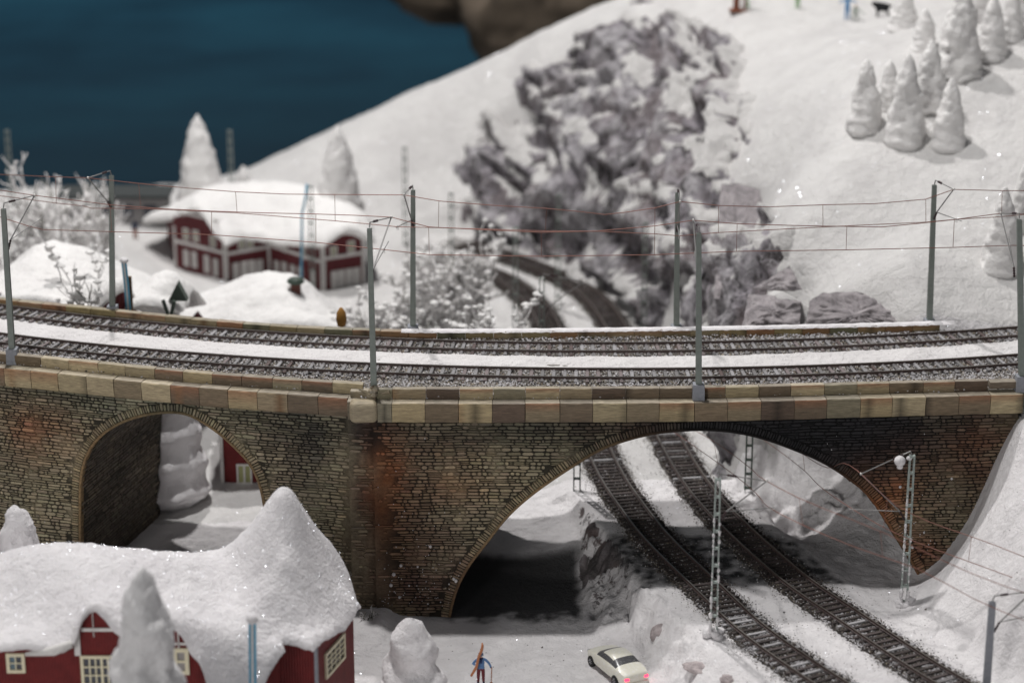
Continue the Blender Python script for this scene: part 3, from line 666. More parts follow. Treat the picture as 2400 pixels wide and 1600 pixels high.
# coping: two stepped courses of big blocks in front, one course behind
cop_cols = [(.50, .41, .25), (.33, .26, .165), (.56, .46, .29), (.24, .18, .115), (.44, .36, .225), (.15, .105, .075), (.31, .27, .18), (.48, .38, .22), (.20, .15, .10)]
def block(wall, sa, sb, z0, z1, f, b, colr, bulge=0., drop=0.):
    """one coping block between s=sa..sb; front offset f, back offset b (towards viewer +); rounded top edge, rough faces"""
    sc = np.linspace(sa+.016, sb-.016, 5)
    e = .035
    if bulge: prof_ = [(z0, f-bulge), (z0+.25*(z1-z0), f-bulge*.35), (z1-e*2, f), (z1-.006, f-e), (z1, f-e*2), (z1, b), (z0, b)]
    else: prof_ = [(z0, f), (z0+.5*(z1-z0), f+.012), (z1-e, f), (z1-.004, f-e*.6), (z1, f-e*1.6), (z1, b), (z0, b)]
    V = np.stack([wall.pt(sc, z, o) for z, o in prof_], 1)           # (5,7,3)
    V = V+rng.normal(0, .007, V.shape); V[..., 2] += random.uniform(-.012, .012)+drop
    n = len(prof_); F = []
    for i in range(4):
        for j in range(n): F.append((i*n+j, (i+1)*n+j, (i+1)*n+(j+1) % n, i*n+(j+1) % n))
    caps = [tuple(range(n)), tuple(4*n+k for k in range(n))[::-1]]
    col = np.ones((5, n, 3))*np.array(colr)*random.uniform(.85, 1.12)
    col[:, 0] *= .75; topc = np.array(colr)*.4+np.array([.50, .45, .37])*.6; col[:, -3:-1] = topc*random.uniform(.75, 1.05); col[:, -1] = topc
    if random.random() < .35: col[:, 2:4] = col[:, 2:4]*.4+np.array([.38, .17, .09])*.6       # rusty edge
    if random.random() < .3: col[random.randrange(5), 0:4] *= random.uniform(.35, .6)
    if random.random() < .12: k = random.randrange(4); col[k:k+1, :3] = col[k:k+1, :3]*.6+np.array([.34, .16, .06])*.4
    c0 = V.reshape(-1, 3).mean(0)
    me = bpy.data.meshes.new('coping_block'); me.from_pydata((V.reshape(-1, 3)-c0).tolist(), [], F+caps); me.update()
    a = me.color_attributes.new('Col', 'FLOAT_COLOR', 'POINT'); a.data.foreach_set('color', np.concatenate([col.reshape(-1, 3), np.ones((5*n, 1))], 1).astype(np.float32).ravel())
    o = link('coping_block', me, M['coping'], via); o.location = Vector(c0)-via.location; return o
bl = [40, 50, 85, 120]   # joints seen from the left edge are 66-70 px apart
def run(wall, x0, x1, L, z0, z1, f, b, bulge=0, seq=None, **k):
    s0, s1 = wall.sx(x0), wall.sx(x1); n = max(1, round((s1-s0)/L)); q = np.linspace(s0, s1, n+1); q[1:-1] += rng.uniform(-.05, .05, n-1)
    for i in range(n): block(wall, q[i], q[i+1], z0, z1, f, b, (seq[i % len(seq)] if seq else random.choice(cop_cols)), bulge, **k)
run(wallL, -40, -8.95, 1.72, -1.22, -.14, .42, -.55, .07); run(wallR, -6.55, 28.15, 1.82, -1.22, -.14, .42, -.55, 0)
block(wallR, wallR.sx(-7.35), wallR.sx(-6.55), -1.22, -.14, .42, -.55, (.27, .24, .17)); block(wallP, wallP.sx(-9.0), wallP.sx(-7.3), -1.22, -.16, .36, -.9, (.20, .17, .12)); block(wallP, wallP.sx(-8.9), wallP.sx(-7.5), -.2, .2, -.3, -.9, (.30, .25, .17))
run(wallL, -40, -8.2, 1.72, -.14, .46, -.30, -.72); run(wallR, -6.55, 26.3, 1.82, -.14, .46, -.30, -.72); block(wallR, wallR.sx(-7.5), wallR.sx(-6.55), -.14, .42, -.32, -.72, (.26, .23, .15))
block(wallR, wallR.sx(26.35), wallR.sx(27.9), .0, .42, -.05, -.6, (.24, .19, .14), label=None) if False else block(wallR, wallR.sx(26.35), wallR.sx(27.9), .08, .45, -.1, -.65, (.24, .19, .14))
# rounded corner block over the pier and the broken base of the mast beside it
mb = MB(); mb.box((0, 0, 0), (1.55, 1.15, 1.2), col=(.40, .335, .23)); o = mb.build('corner_block', M['coping'], via, False, True); o.location = Vector((-8.1, -9.95, -.64))-via.location; o.rotation_euler = (0, 0, .06)
bv = o.modifiers.new('b', 'BEVEL'); bv.width = .32; bv.segments = 5; o.data.polygons.foreach_set('use_smooth', [True]*len(o.data.polygons))
mb = MB(); pe = wallL.pt(np.array([sL1-.05]), -7., .10)[0]; mb.box((0, 0, 0), (.13, .34, 11.7), col=(.34, .28, .19)); o = mb.build('pier_edge', M['mortar'], via, False, True); o.location = Vector(pe)-via.location; o.rotation_euler = (0, 0, -.1)
# back parapet: single course
backL = Wall(-43, 29, [-44, -36, -31.5, -25.4, -20.7, -15.2, -10.4, -6.6, -2.5, 7.6, 14.5, 20.3, 26.6, 34], [12.6, 9.2, 7.5, 5.55, 4.05, 2.5, 1.6, 1.2, 1.15, 1.45, 1.8, 2.2, 2.75, 3.4], 0)
q = np.arange(backL.sx(-41), backL.sx(26.6), 1.66)
for a_, b_ in zip(q[:-1], q[1:]):
    if abs((a_+b_)/2-backL.sx(-24.1)) < .5: continue
    block(backL, a_, b_, -.55, .36, .42, -.05, random.choice([(.34, .27, .13), (.28, .22, .11), (.18, .17, .10), (.36, .29, .17), (.30, .17, .08)]))
# thin snow left along the back parapet, right of the middle
def ribbon(name, P0, P1, zf, m, parent=None, col=None, n=6):
    """surface between two matching 3-D rails"""
    t = np.linspace(0, 1, n)[:, None, None]; V = P0[None]*(1-t)+P1[None]*t; V = zf(V) if zf else V
    return link(name, np_mesh(name, V.reshape(-1, 3), grid_faces(n, len(P0)), smooth=True, col=col), m, parent)
q = np.arange(backL.sx(-6.5), backL.sx(26.4), .12); wn = .03*pn(q*2, 0, 3)
Pa = backL.pt(q, .37, .46+wn+.05*np.clip(pn(q*4, 1, 1), 0, 1)); Pb = backL.pt(q, .37, -.06)
def zf(V):
    V = V.copy(); k = np.array([0, .05, .07, .07, .05, 0])[:, None]; V[..., 2] += k*(1+.6*pn(V[..., 0]*1.7, V[..., 1]*3, 1)); V[0, :, 2] -= .07+.05*pn(q*3, 5, 5); return V
o = ribbon('snow', Pa, Pb, zf, M['snow']); tag(o, 'thin crust of snow lying along the rear parapet top', 'snow', kind='stuff')

# deck: trough floor with ballast
q = np.linspace(-40, 34, 160); yF = np.interp(q, CLX, CLY)*(q < -8.3)+np.interp(q, CRX, CRY)*(q >= -8.3); yF = np.interp(q, q[::4], yF[::4]); yB = np.interp(q, backL.x, backL.y)
t = np.linspace(0, 1, 30)[:, None]; X = np.broadcast_to(q, (30, 160)); Y = (yF+.75)*(1-t)+(yB-.38)*t; Z = np.full_like(X, -.17)+.03*fbm(X*1.5, Y*1.5, 2, 3)
cc = np.array([.28, .26, .24])*(1+.5*np.clip(fbm(X*.5, Y*.5, 5, 4), -1, 1))[..., None]
part('ballast_bed', np_mesh('ballast_bed', np.stack([X, Y, Z], -1).reshape(-1, 3), grid_faces(30, 160), col=cc.reshape(-1, 3), smooth=True), M['bed'])
q2 = np.linspace(-41, 28, 120); A = np.stack([q2, np.interp(q2, backL.x, backL.y)+.03, np.full(120, -.5)], 1); B = A.copy(); B[:, 2] = -1.6
part('spandrel_top', np_mesh('spandrel_top', np.concatenate([A, B]), grid_faces(2, 120)[:, ::-1], col=np.full((240, 3), .12)), M['mortar'])
# ------------------------------------------------------------------ railway tracks
def pebbles(name, P, size, col, m=None, parent=None, label=None, flat=.75):
    """many small angular stones in one mesh (6 vertices each)"""
    n = len(P); base = np.array([(1, 0, 0), (0, 1, 0), (-1, 0, 0), (0, -1, 0), (0, 0, 1), (0, 0, -1)], float)
    V = base[None]*rng.uniform(.55, 1.25, (n, 6, 1)); an = rng.uniform(0, 6.28, n); c, s = np.cos(an)[:, None], np.sin(an)[:, None]
    x = V[..., 0]*c-V[..., 1]*s; y = V[..., 0]*s+V[..., 1]*c; V = np.stack([x+V[..., 2]*.4*c, y, V[..., 2]*flat], -1)*np.asarray(size).reshape(-1, 1, 1)+P[:, None]
    f = np.array([(0, 1, 4), (1, 2, 4), (2, 3, 4), (3, 0, 4), (1, 0, 5), (2, 1, 5), (3, 2, 5), (0, 3, 5)])
    F = (np.arange(n)[:, None, None]*6+f[None]).reshape(-1, 3)
    o = link(name, np_mesh(name, V.reshape(-1, 3), F, col=np.repeat(col[:, None], 6, 1).reshape(-1, 3)), m or M['pebble'], parent)
    return tag(o, label, 'ballast' if label and not parent else None, kind='stuff')
def peb_cols(n, snow, darkk=0.3):
    pal = np.array([(.30, .27, .24), (.20, .17, .15), (.42, .36, .27), (.10, .09, .085), (.50, .47, .44), (.26, .20, .17), (.05, .045, .045)])
    c = pal[rng.integers(0, len(pal), n)]*rng.uniform(.6, 1.25, (n, 1)); k = rng.random(n) < snow
    c[k] = np.array([.80, .78, .79])*rng.uniform(.8, 1.05, (k.sum(), 1)); return c
sl_meshes = []
def sleeper_mesh(colr, plate):
    mb = MB(); mb.box((0, 0, -.09), (2.36, .21, .18), col=tuple(x*.7 for x in colr)); 
    mb.v = mb.v; b = len(mb.v); mb.box((0, 0, .005), (2.32, .17, .03), col=colr)
    for sx in (-1, 1):
        for e in (-.13, .13): mb.box((sx*.75+e, 0, .035), (.11, .16, .06), col=plate, taper=(.7, .6))
    return mb.mesh('sleeper', usecol=True)
SLV = {'frost': [sleeper_mesh(c, p) for c, p in (((.29, .28, .285), (.36, .34, .35)), ((.21, .20, .20), (.28, .26, .27)), ((.38, .37, .38), (.40, .39, .40)), ((.24, .20, .20), (.3, .26, .26)), ((.13, .095, .09), (.22, .19, .19)))],
       'dark': [sleeper_mesh(c, p) for c, p in (((.06, .048, .045), (.05, .04, .04)), ((.10, .08, .078), (.07, .055, .055)), ((.42, .41, .42), (.15, .14, .14)), ((.22, .21, .21), (.11, .10, .10)))]}
def rail_obj(path, off, s0, s1, z, parent, name='rail', m=None):
    q = np.arange(s0, s1, .5); prof_ = [(-.075, 0), (.075, 0), (.07, .03), (.02, .05), (.02, .14), (.045, .155), (.045, .195), (-.045, .195), (-.045, .155), (-.02, .14), (-.02, .05), (-.07, .03)]
    R_ = []
    for o_, h in prof_: p, _ = path.at(q, off+o_); R_.append(np.concatenate([p, np.full((len(q), 1), z+h)], 1))
    R_ = [np.concatenate([r_[:, :2], z+(r_[:, 2:]-z)*.78], 1) for r_ in R_]; V = np.stack(R_, 0); n = len(prof_); V = V.reshape(-1, 3); i = np.arange(n*len(q)).reshape(n, len(q)); j = np.roll(i, -1, 0)
    F = np.stack([i[:, :-1], i[:, 1:], j[:, 1:], j[:, :-1]], -1); mi = np.zeros(F.shape[:2], int); mi[6] = 1
    me = np_mesh(name, V, F.reshape(-1, 4), mi=mi.ravel()); return link(name, me, [M['rail'], M['railtop']], parent)
def track(path, s0, s1, z, label, kind, frostf, spacing=.63):
    t = empty('railway_track', (0, 0, 0), label, 'railway track')
    for sd in (-.75, .75): rail_obj(path, sd, s0, s1, z+.02, t)
    for q in np.arange(s0+.3, s1-.2, spacing):
        p, tt = path.at(q); f = frostf(p[0], p[1]); r = random.random()
        if kind == 'deck': me = SLV['frost'][0 if r < .35*f+.1 else 2 if r < .55*f+.1 else 1 if r < .8 else 3 if r < .93 else 4]
        else: me = SLV['dark'][2 if r < .3*f else 3 if r < .55*f else 0 if r < .8 else 1]
        o = bpy.data.objects.new('sleeper', me); COL.objects.link(o); o.parent = t
        if not me.materials: me.materials.append(M['sleeper'])
        o.location = (p[0], p[1], z); o.rotation_euler = (0, 0, math.atan2(tt[1], tt[0])+R(90)+random.uniform(-.015, .015))
    return t
def sr(path, a, b):   # arc-length range between two x (deck) or y (lower) limits
    return a, b
t1 = track(front_path, 1.5, front_path.L-4, -.02, 'nearer of the two tracks on the viaduct deck, frosted sleepers beside the tan coping', 'deck', lambda x, y: .6+.4*sstep(-18, -8, x))
t2 = track(rear_path, 1.5, rear_path.L-4, -.02, 'farther of the two tracks on the viaduct deck, running past the rear parapet', 'deck', lambda x, y: .6+.4*sstep(-20, -8, x))
t3 = track(low_a, 1.0, low_a.L-2, ZL, 'left of the two dark tracks curving under the large arch', 'low', lambda x, y: .6*sstep(-12, -16, y)+.4*sstep(2, 6, y)*sstep(16, 10, y), .51)
t4 = track(low_b, 1.0, low_b.L-2, ZL, 'right of the two dark tracks curving under the large arch', 'low', lambda x, y: .6*sstep(-13, -18, y)+.4*sstep(2, 6, y)*sstep(16, 10, y), .51)
t1['group'] = t2['group'] = 'tracks on the viaduct'; t3['group'] = t4['group'] = 'tracks under the viaduct'
# ballast on the deck
n = 60000; X = rng.uniform(-34, 34, n); yF = deck_front_y(X)+.72; yB = np.interp(X, backL.x, backL.y)-.36; tt = rng.random(n); Y = yF*(1-tt)+yB*tt
yc1 = np.polyval(Cf, X); yc2 = np.polyval(Cr, X); keep = ~((Y > yc1+1.15) & (Y < yc2-1.25)); 
onsl = (np.abs(Y-yc1) < 1.25) | (np.abs(Y-yc2) < 1.25); keep &= ~(onsl & (rng.random(n) < .25))
X, Y = X[keep], Y[keep]; yc1, yc2 = yc1[keep], yc2[keep]
edge = np.minimum(np.abs(Y-yc1), np.abs(Y-yc2)); Z = -.085+rng.uniform(-.03, .03, len(X))+.10*sstep(1.2, 2.2, edge)*(.5+fbm(X*1.2, Y*1.2, 4, 2))
sn = np.clip(.34+.45*sstep(-.1, .5, fbm(X*.35, Y*.5, 12, 3))+.35*sstep(10, 17, X)*(Y < yc1-.9)+.35*(Y > yc2+1)*sstep(12, 18, X), 0, .75)
c = peb_cols(len(X), 0); k = rng.random(len(X)) < sn*.8; c[k] = np.array([.78, .76, .78])*rng.uniform(.75, 1.05, (k.sum(), 1))
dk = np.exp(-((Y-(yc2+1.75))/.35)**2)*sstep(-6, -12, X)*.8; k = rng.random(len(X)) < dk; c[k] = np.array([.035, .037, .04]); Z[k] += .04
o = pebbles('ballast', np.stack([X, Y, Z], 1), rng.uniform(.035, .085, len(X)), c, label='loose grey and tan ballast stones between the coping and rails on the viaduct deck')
# snow lying between the two deck tracks
q = np.arange(-35, 35, .12); ya = np.polyval(Cf, q)+.98+.10*pn(q*1.3, 1, 1)+.06*pn(q*6, 1, 4); yb = np.polyval(Cr, q)-1.05+.16*pn(q*.5, 7, 1)+.09*pn(q*3.3, 2, 1)+.05*np.abs(pn(q*8, 2, 1))
def zf2(V):
    V = V.copy(); t = np.linspace(0, 1, len(V))[:, None]; hh = .14*np.clip(np.sin(math.pi*t), 0, 1)**.35; V[..., 2] += hh*.7+.18*fbm(V[..., 0]*.5, V[..., 1]*.9, 3, 5)*np.sin(math.pi*t)-.08*(hh < .02); return V
o = ribbon('snow', np.stack([q, ya, np.full_like(q, -.13)], 1), np.stack([q, yb, np.full_like(q, -.13)], 1), zf2, M['snow_trodden'], n=26)
tag(o, 'long strip of snow lying between the two tracks on the viaduct', 'snow', kind='stuff')
# ragged ballast beds and stones of the lower tracks
for path, nm in ((low_a, 'left'), (low_b, 'right')):
    q = np.arange(.5, path.L-1.5, .11); wl = 1.28+.30*pn(q*.6, 3, 1)+.22*pn(q*3, 3, 9)+.12*pn(q*9, 3, 2); wr = 1.28+.30*pn(q*.6, 9, 1)+.22*pn(q*3, 9, 9)+.12*pn(q*9, 8, 2)
    A, _ = path.at(q, -wr); B, _ = path.at(q, wl); zz = np.full((len(q), 1), ZL-.17)
    nn = 12; tt = np.linspace(0, 1, nn)[:, None, None]; V = np.concatenate([A, zz], 1)[None]*(1-tt)+np.concatenate([B, zz], 1)[None]*tt
    V[..., 2] += .09*np.sin(math.pi*tt[..., 0])**.5-.12*(tt[..., 0] < .01)-.12*(tt[..., 0] > .99)
    cc = np.array([.07, .062, .057])*(1+.4*fbm(V[..., 0], V[..., 1], 3, 3))[..., None]
    o = link('ballast_bed', np_mesh('ballast_bed', V.reshape(-1, 3), grid_faces(nn, len(q))[:, ::-1], col=cc.reshape(-1, 3), smooth=True), M['bed']); tag(o, kind='structure')
    o.name = 'path_of_ballast'
    n = 42000; qq = path.L*rng.random(n)**1.5; off = rng.uniform(-1.4, 1.4, n)+rng.normal(0, .16, n)*(1+rng.random(n)**6*4); p, _ = path.at(qq, off)
    sn = .10+.75*sstep(-12, -17, p[:, 1])*sstep(-.2, .4, fbm(p[:, 0]*.7, p[:, 1]*.7, 5, 3))+.3*sstep(1.5, 2.2, np.abs(off))
    c = peb_cols(n, 0)*.6; k = rng.random(n) < sn; c[k] = np.array([.76, .74, .76])*rng.uniform(.75, 1.05, (k.sum(), 1))
    pz = np.where(np.abs(off) < 1.45, ZL-.06, ZL-.15)+rng.uniform(-.03, .03, n)
    pebbles('ballast', np.concatenate([p, pz[:, None]], 1), rng.uniform(.026, .055, n), c, label='dark ballast stones spilling around the %s lower track' % nm)

# ------------------------------------------------------------------ catenary masts
def deckpost(mb, h, w0=.33, w1=.27, d0=.36, d1=.24, z0=0):
    n = 8
    for sy in (-1, 1):          # two channel faces
        vs = []
        for i in range(2):
            z = z0+h*i; wv, dv = (w0, d0) if i == 0 else (w1, d1)
            y0, y1 = sy*dv/2, sy*(dv/2-.05)
            vs += [(-wv/2, y0, z), (wv/2, y0, z), (wv/2, y1, z), (-wv/2, y1, z)]
        mb.add(vs, [(0, 1, 5, 4), (1, 2, 6, 5), (2, 3, 7, 6), (3, 0, 4, 7), (4, 5, 6, 7), (3, 2, 1, 0)])
        for sx in (-1, 1):      # lips
            vs = []
            for i in range(2):
                z = z0+h*i; wv, dv = (w0, d0) if i == 0 else (w1, d1)
                x0, x1 = sx*(wv/2-.001), sx*(wv/2-.035); y0, y1 = sy*(dv/2-.05), sy*(dv/2-.09)
                vs += [(x0, y0, z), (x1, y0, z), (x1, y1, z), (x0, y1, z)]
            mb.add(vs, [(0, 1, 5, 4), (1, 2, 6, 5), (2, 3, 7, 6), (3, 0, 4, 7)])
def web(mb, h, d0=.36, d1=.24, w=.30, z0=0, n=15):
    for i in range(n):
        za, zb = z0+h*i/n, z0+h*(i+1)/n; da = (d0+(d1-d0)*i/n)/2-.03; s = 1 if i % 2 else -1
        for sx in (-1, 1): mb.tube([(sx*(w/2-.04), -da*s, za), (sx*(w/2-.04), da*s, zb)], .022, 4)
def insulator(mb, a, b, r=.075, n=4):
    a, b = Vector(a), Vector(b); pts, rs = [], []
    for i in range(n*2+1): t = i/(n*2); pts.append(a.lerp(b, t)); rs.append(r if i % 2 else r*.55)
    mb.tube(pts, rs, 8)
def blob(mb, c, r, n=8, sq=1, jit=0, mi=0):
    prof_ = [(math.sin(math.pi*i/6)*r*(1+random.uniform(-jit, jit)), -math.cos(math.pi*i/6)*r*sq) for i in range(7)]; prof_[0] = (r*.05, -r*sq); prof_[-1] = (r*.05, r*sq)
    mb.lathe(prof_, n, c=c, mi=mi)
def cantilever(root, base, top, mp, cpt, reach=1.0, snowy=False, vmat=None):
    """top insulator, tube to the messenger wire, diagonal strut and steady arm; all points in world coordinates"""
    b = Vector(base); L = lambda p: Vector(p)-b; top = Vector(top); mp = Vector(mp); cpt = Vector(cpt)
    h = (mp-top); h.z = 0; hn = h.normalized()
    foot = Vector((top.x, top.y, cpt.z-.55))+hn*.2; f2 = foot+hn*.28+Vector((0, 0, .5))
    st = top+Vector((0, 0, .05)); up1 = top+hn*.1+Vector((0, 0, .32)); i0 = up1.lerp(mp, .15); i1 = up1.lerp(mp, .36)
    mb = MB(); mb.tube([L(st), L(up1), L(i0)], .035, 6); mb.tube([L(i1), L(mp)], .03, 6); mb.tube([L(mp), L(f2)], .04, 6); mb.build('cantilever_tube', M['steelwire'], root)
    d = (cpt-f2); e = cpt+d.normalized()*reach
    mb = MB(); mb.tube([L(f2), L(e)], .026, 5); mb.build('steady_arm', M['steelwire'], root)
    for a_, c_ in ((i0, i1), (foot, f2)):
        mb = MB(); insulator(mb, L(a_), L(c_)); mb.build('insulator', M['insul'], root, True)
    mb = MB(); blob(mb, L(mp), .08); mb.build('wire_clamp', M['solder'], root, True); mb = MB(); mb.tube([L(cpt)+Vector((0, 0, .1)), L(cpt)+Vector((.05, 0, -.18)), L(cpt)+Vector((-.05, 0, -.18)), L(cpt)+Vector((0, 0, .1))], .02, 4); mb.build('wire_clamp', M['solder'], root, True)
def Yc(path_c, x): return float(np.polyval(path_c, x))
def on_wire(px, py, cf):
    y = -3.
    for _ in range(4): p = atY(px, py, y); y = Yc(cf, p[0])
    return atY(px, py, y)
front_wire = {'m': [(-90, 432), (0, 446), (81, 458), (170, 469), (258, 480), (380, 489), (496, 494.7), (620, 499), (740, 501.6), (830, 504.5), (917, 509), (1004.6, 531.7), (1140, 539), (1268.6, 544.5), (1400, 541.5), (1534.6, 529.6), (1624.7, 516.3), (1727.7, 524.3), (1860, 528.5), (1984.8, 530.8), (2066, 532), (2150, 524), (2236.7, 514.7), (2345.7, 500), (2430, 503), (2520, 505)],
              'c': [(-90, 490), (0, 508.6), (70, 531), (100, 538), (262, 543), (496, 550), (740.5, 568), (900, 585), (1006, 596.8), (1269, 600.6), (1534, 597), (1628, 593), (1726, 589), (1983, 585.5), (2233.6, 579.8), (2368, 575), (2520, 577)],
              'd': [((258, 480), (261.8, 543)), ((496, 494.7), (496, 550)), ((740.5, 501.6), (740.5, 568)), ((1004.6, 531.7), (1006, 596.8)), ((1268.6, 544.5), (1269, 600.6)), ((1534.6, 529.6), (1534, 597)), ((1727.7, 524.3), (1726, 589)), ((1984.8, 530.8), (1983, 585.5)), ((2236.7, 514.7), (2233.6, 579.8))]}
rear_wire = {'m': [(-90, 404), (0, 409), (130, 414.5), (206, 417), (325, 430), (440, 441), (552, 449.5), (670, 455), (784.5, 456), (870, 456.5), (947, 457), (1028.6, 471), (1150, 481), (1281, 488.6), (1360, 496), (1418, 503), (1470, 497), (1535, 487.5), (1594, 472.5), (1684, 481.6), (1800, 485), (1928.5, 480), (2050, 477.5), (2169.7, 467), (2235, 444), (2349, 447), (2430, 447), (2520, 445)],
             'c': [(-90, 446), (0, 458.8), (132, 476), (193, 482.5), (215, 488), (330, 489), (555.7, 499), (785.7, 517.6), (932, 531.5), (1027.5, 533.5), (1278, 541.5), (1412, 542.5), (1534.6, 548), (1592, 552.8), (1684, 545), (1928.8, 532), (2170, 520.6), (2242, 514), (2345, 508), (2430, 500), (2520, 496)],
             'd': [((130, 414.5), (132, 476)), ((325, 430), (330, 489)), ((552, 449.5), (555.7, 499)), ((784.5, 456), (785.7, 517.6)), ((1028.6, 471), (1027.5, 533.5)), ((1281, 488.6), (1278, 541.5)), ((1535, 487.5), (1534.6, 548)), ((1684, 481.6), (1684, 545)), ((1928.5, 480), (1928.8, 532)), ((2169.7, 467), (2170, 520.6)), ((2349, 447), (2347, 508))]}
def wire_set(W_, cf, label, rad=.024):
    root = empty('overhead_wire', (0, 0, 0), label, 'overhead wire', 'overhead wires of the viaduct')
    for k, nm in (('m', 'messenger_wire'), ('c', 'contact_wire')):
        mb = MB(); mb.tube([on_wire(*p, cf) for p in W_[k]], rad, 5); mb.build(nm, M['copper'], root, True)
    for a_, b_ in W_['d']: mb = MB(); mb.tube([on_wire(*a_, cf), on_wire(*b_, cf)], .018, 4); mb.build('dropper', M['copper'], root)
    return root
wire_set(front_wire, Cf, 'thin copper overhead wire above the nearer deck track, droppers between its two strands')
wire_set(rear_wire, Cr, 'thin copper overhead wire above the farther deck track, upper pair of strands')
def deck_mast(px, pyb, pyt, y, z0, zb, label, mpx, cpx, cf, group, foundation=True, reach=1.0, w0=.33):
    B = atY(px[0], pyb, y); T = atY(px[1], pyt, y); base = (B[0], y, z0)
    root = empty('catenary_mast', base, label, 'catenary mast', group)
    h = T[2]-zb; lean = Vector((T[0]-B[0], 0, 0))
    Mr = Matrix.Translation((0, 0, zb-z0)) @ Matrix(((1, 0, lean.x/h, 0), (0, 1, 0, 0), (0, 0, 1, 0), (0, 0, 0, 1)))
    mb = MB(); deckpost(mb, h, w0, w0*.8); o = mb.build('post', M['mast'], root); o.data.transform(Mr)
    mb = MB(); web(mb, h, w=w0*.9); o = mb.build('lattice_web', M['mast'], root); o.data.transform(Mr)
    if foundation: 
        mb = MB(); hh = zb-z0; mb.box((0, 0, hh/2), (.66, .66, hh), taper=(.94, .94)); mb.box((0, -.3, .1), (.12, .1, .2)); o = mb.build('foundation', M['mastbase'], root)
        bv = o.modifiers.new('b', 'BEVEL'); bv.width = .015; bv.segments = 1
    cantilever(root, base, (T[0], y, T[2]), on_wire(*mpx, cf), on_wire(*cpx, cf), reach)
    return root
g1 = 'masts along the front edge of the viaduct'; g2 = 'masts along the rear edge of the viaduct'
deck_mast((30, 8), 840, 490, -4.05+.55, -.14, .78, 'front mast at the far left, leaning slightly left on its grey block', (81, 458), (70, 531), Cf, g1, reach=1.5)
deck_mast((876, 866), 895, 536, -9.25, -.14, .5, 'front mast with a broken stone base above the pier between both arches', (917, 509), (900, 585), Cf, g1, foundation=False, reach=1.6)
deck_mast((1637, 1638), 915, 547, -9.5, -.14, .76, 'front mast on a grey block above the crown of the large arch', (1624.7, 516.3), (1628, 593), Cf, g1, reach=.3)
deck_mast((2394, 2389), 890, 515, -8.2, -.14, .78, 'front mast at the right end of the viaduct coping', (2345.7, 500), (2368, 575), Cf, g1, reach=1.8)
deck_mast((264, 261), 725, 412, 5.4, -.2, .5, 'rear mast standing in front of the red hut, left side', (206, 417), (193, 482.5), Cr, g2, reach=.5)
deck_mast((968, 968), 772, 446, 1.55, -.2, .5, 'rear mast behind the broken-based one, before the snowy bushes', (947, 457), (932, 531.5), Cr, g2, reach=.2)
deck_mast((1585, 1588), 778, 452, 1.75, -.2, .45, 'rear mast standing before the foot of the rocky cliff', (1594, 472.5), (1592, 552.8), Cr, g2, reach=.1)
deck_mast((2178, 2190), 755, 434, 2.9, -.2, .45, 'rear mast at the right end of the rear parapet, before the snow slope', (2235, 444), (2242, 514), Cr, g2, reach=.5)
# crumbled base of the second front mast
mb = MB(); rg2 = random.Random(3); y0 = -9.3; p = atY(873, 910, y0)
for k in range(26):
    r = rg2.uniform(.10, .22); an = rg2.uniform(0, 6.28); rr = rg2.uniform(0, .22); z = rg2.uniform(-.15, .5)
    blob(mb, (p[0]+rr*math.cos(an), y0-.25+rr*math.sin(an)*.8, z), r, 6, rg2.uniform(.7, 1.2), .4)
for k, (a_, b_) in enumerate((((-.9, .3), (-.25, .1)), ((.25, .1), (.95, .32)), ((-.75, .42), (-.2, .25)))): mb.tube([(p[0]+a_[0], y0-.2, a_[1]), (p[0]+b_[0], y0-.3, b_[1])], [.03, .12], 5)
mb.c = [random.Random(i//42).choice([(.42, .36, .27), (.30, .25, .17), (.20, .15, .10), (.5, .45, .38)]) for i in range(len(mb.v))]
o = mb.build('crumbled_block', M['coping'], via, False, True); o.matrix_parent_inverse = Matrix.Translation(-via.location)

# lattice masts of the lower line
def lattice_mast(base, h, label, mp=None, cpt=None, w0=.42, w1=.30, d=.24, m=None, snow=None, group='lattice masts of the lower line', rz=0, simple=False):
    base = Vector(base); root = empty('lattice_mast', base, label, 'lattice mast', group)
    mb = MB()
    for sx in (-1, 1):
        vs = []
        for z, w_ in ((0, w0), (h, w1)):
            x0, x1 = sx*w_/2, sx*(w_/2-.075); vs += [(x0, -d/2, z), (x1, -d/2, z), (x1, d/2, z), (x0, d/2, z)]
        mb.add(vs, [(0, 1, 5, 4), (1, 2, 6, 5), (2, 3, 7, 6), (3, 0, 4, 7), (4, 5, 6, 7)])
    mb.build('post', m or M['lattice'], root)
    n = 9
    if True:
        for i in range(n+1):
            z = .12+(h-.2)*i/n; w_ = w0+(w1-w0)*z/h; mb = MB(); mb.box((0, 0, 0), (w_-.152, d*.9, .10)); o = mb.build('rung', m or M['lattice'], root); o.location = (0, 0, z)
    if mp is not None: cantilever(root, base, (base.x, base.y, base.z+h-.1), mp, cpt, .25)
    if snow:
        mb = MB(); rr = random.Random(snow)
        for i in range(60):
            z = h*rr.random()**(1.6)*.75; sx = -1 if rr.random() < .7 else 1; r = rr.uniform(.03, .085)*(1.6 if z < 1.2 else 1); blob(mb, (sx*(w0/2+(w1-w0)/2*z/h-.02), -d/2, z), r, 6, 1.6, .3)
        for k in range(14): a = rr.uniform(0, 6.28); blob(mb, (.35*math.cos(a), .25*math.sin(a), rr.uniform(-.1, .2)), rr.uniform(.15, .30), 7, .8, .3)
        mb.build('snow_crust', M['snow_roof'], root, True)['kind'] = 'stuff'
    return root
def on_low(px, py, path, z):
    """point above the lower track's centre line at height z, nearest to this line of sight"""
    p = atZ(px, py, z); return p
P1 = atZ(1672, 1486, -10.2); m1 = atY(1797, 1127, P1[1]+.3); c1 = atY(1804, 1190, P1[1]+.4)
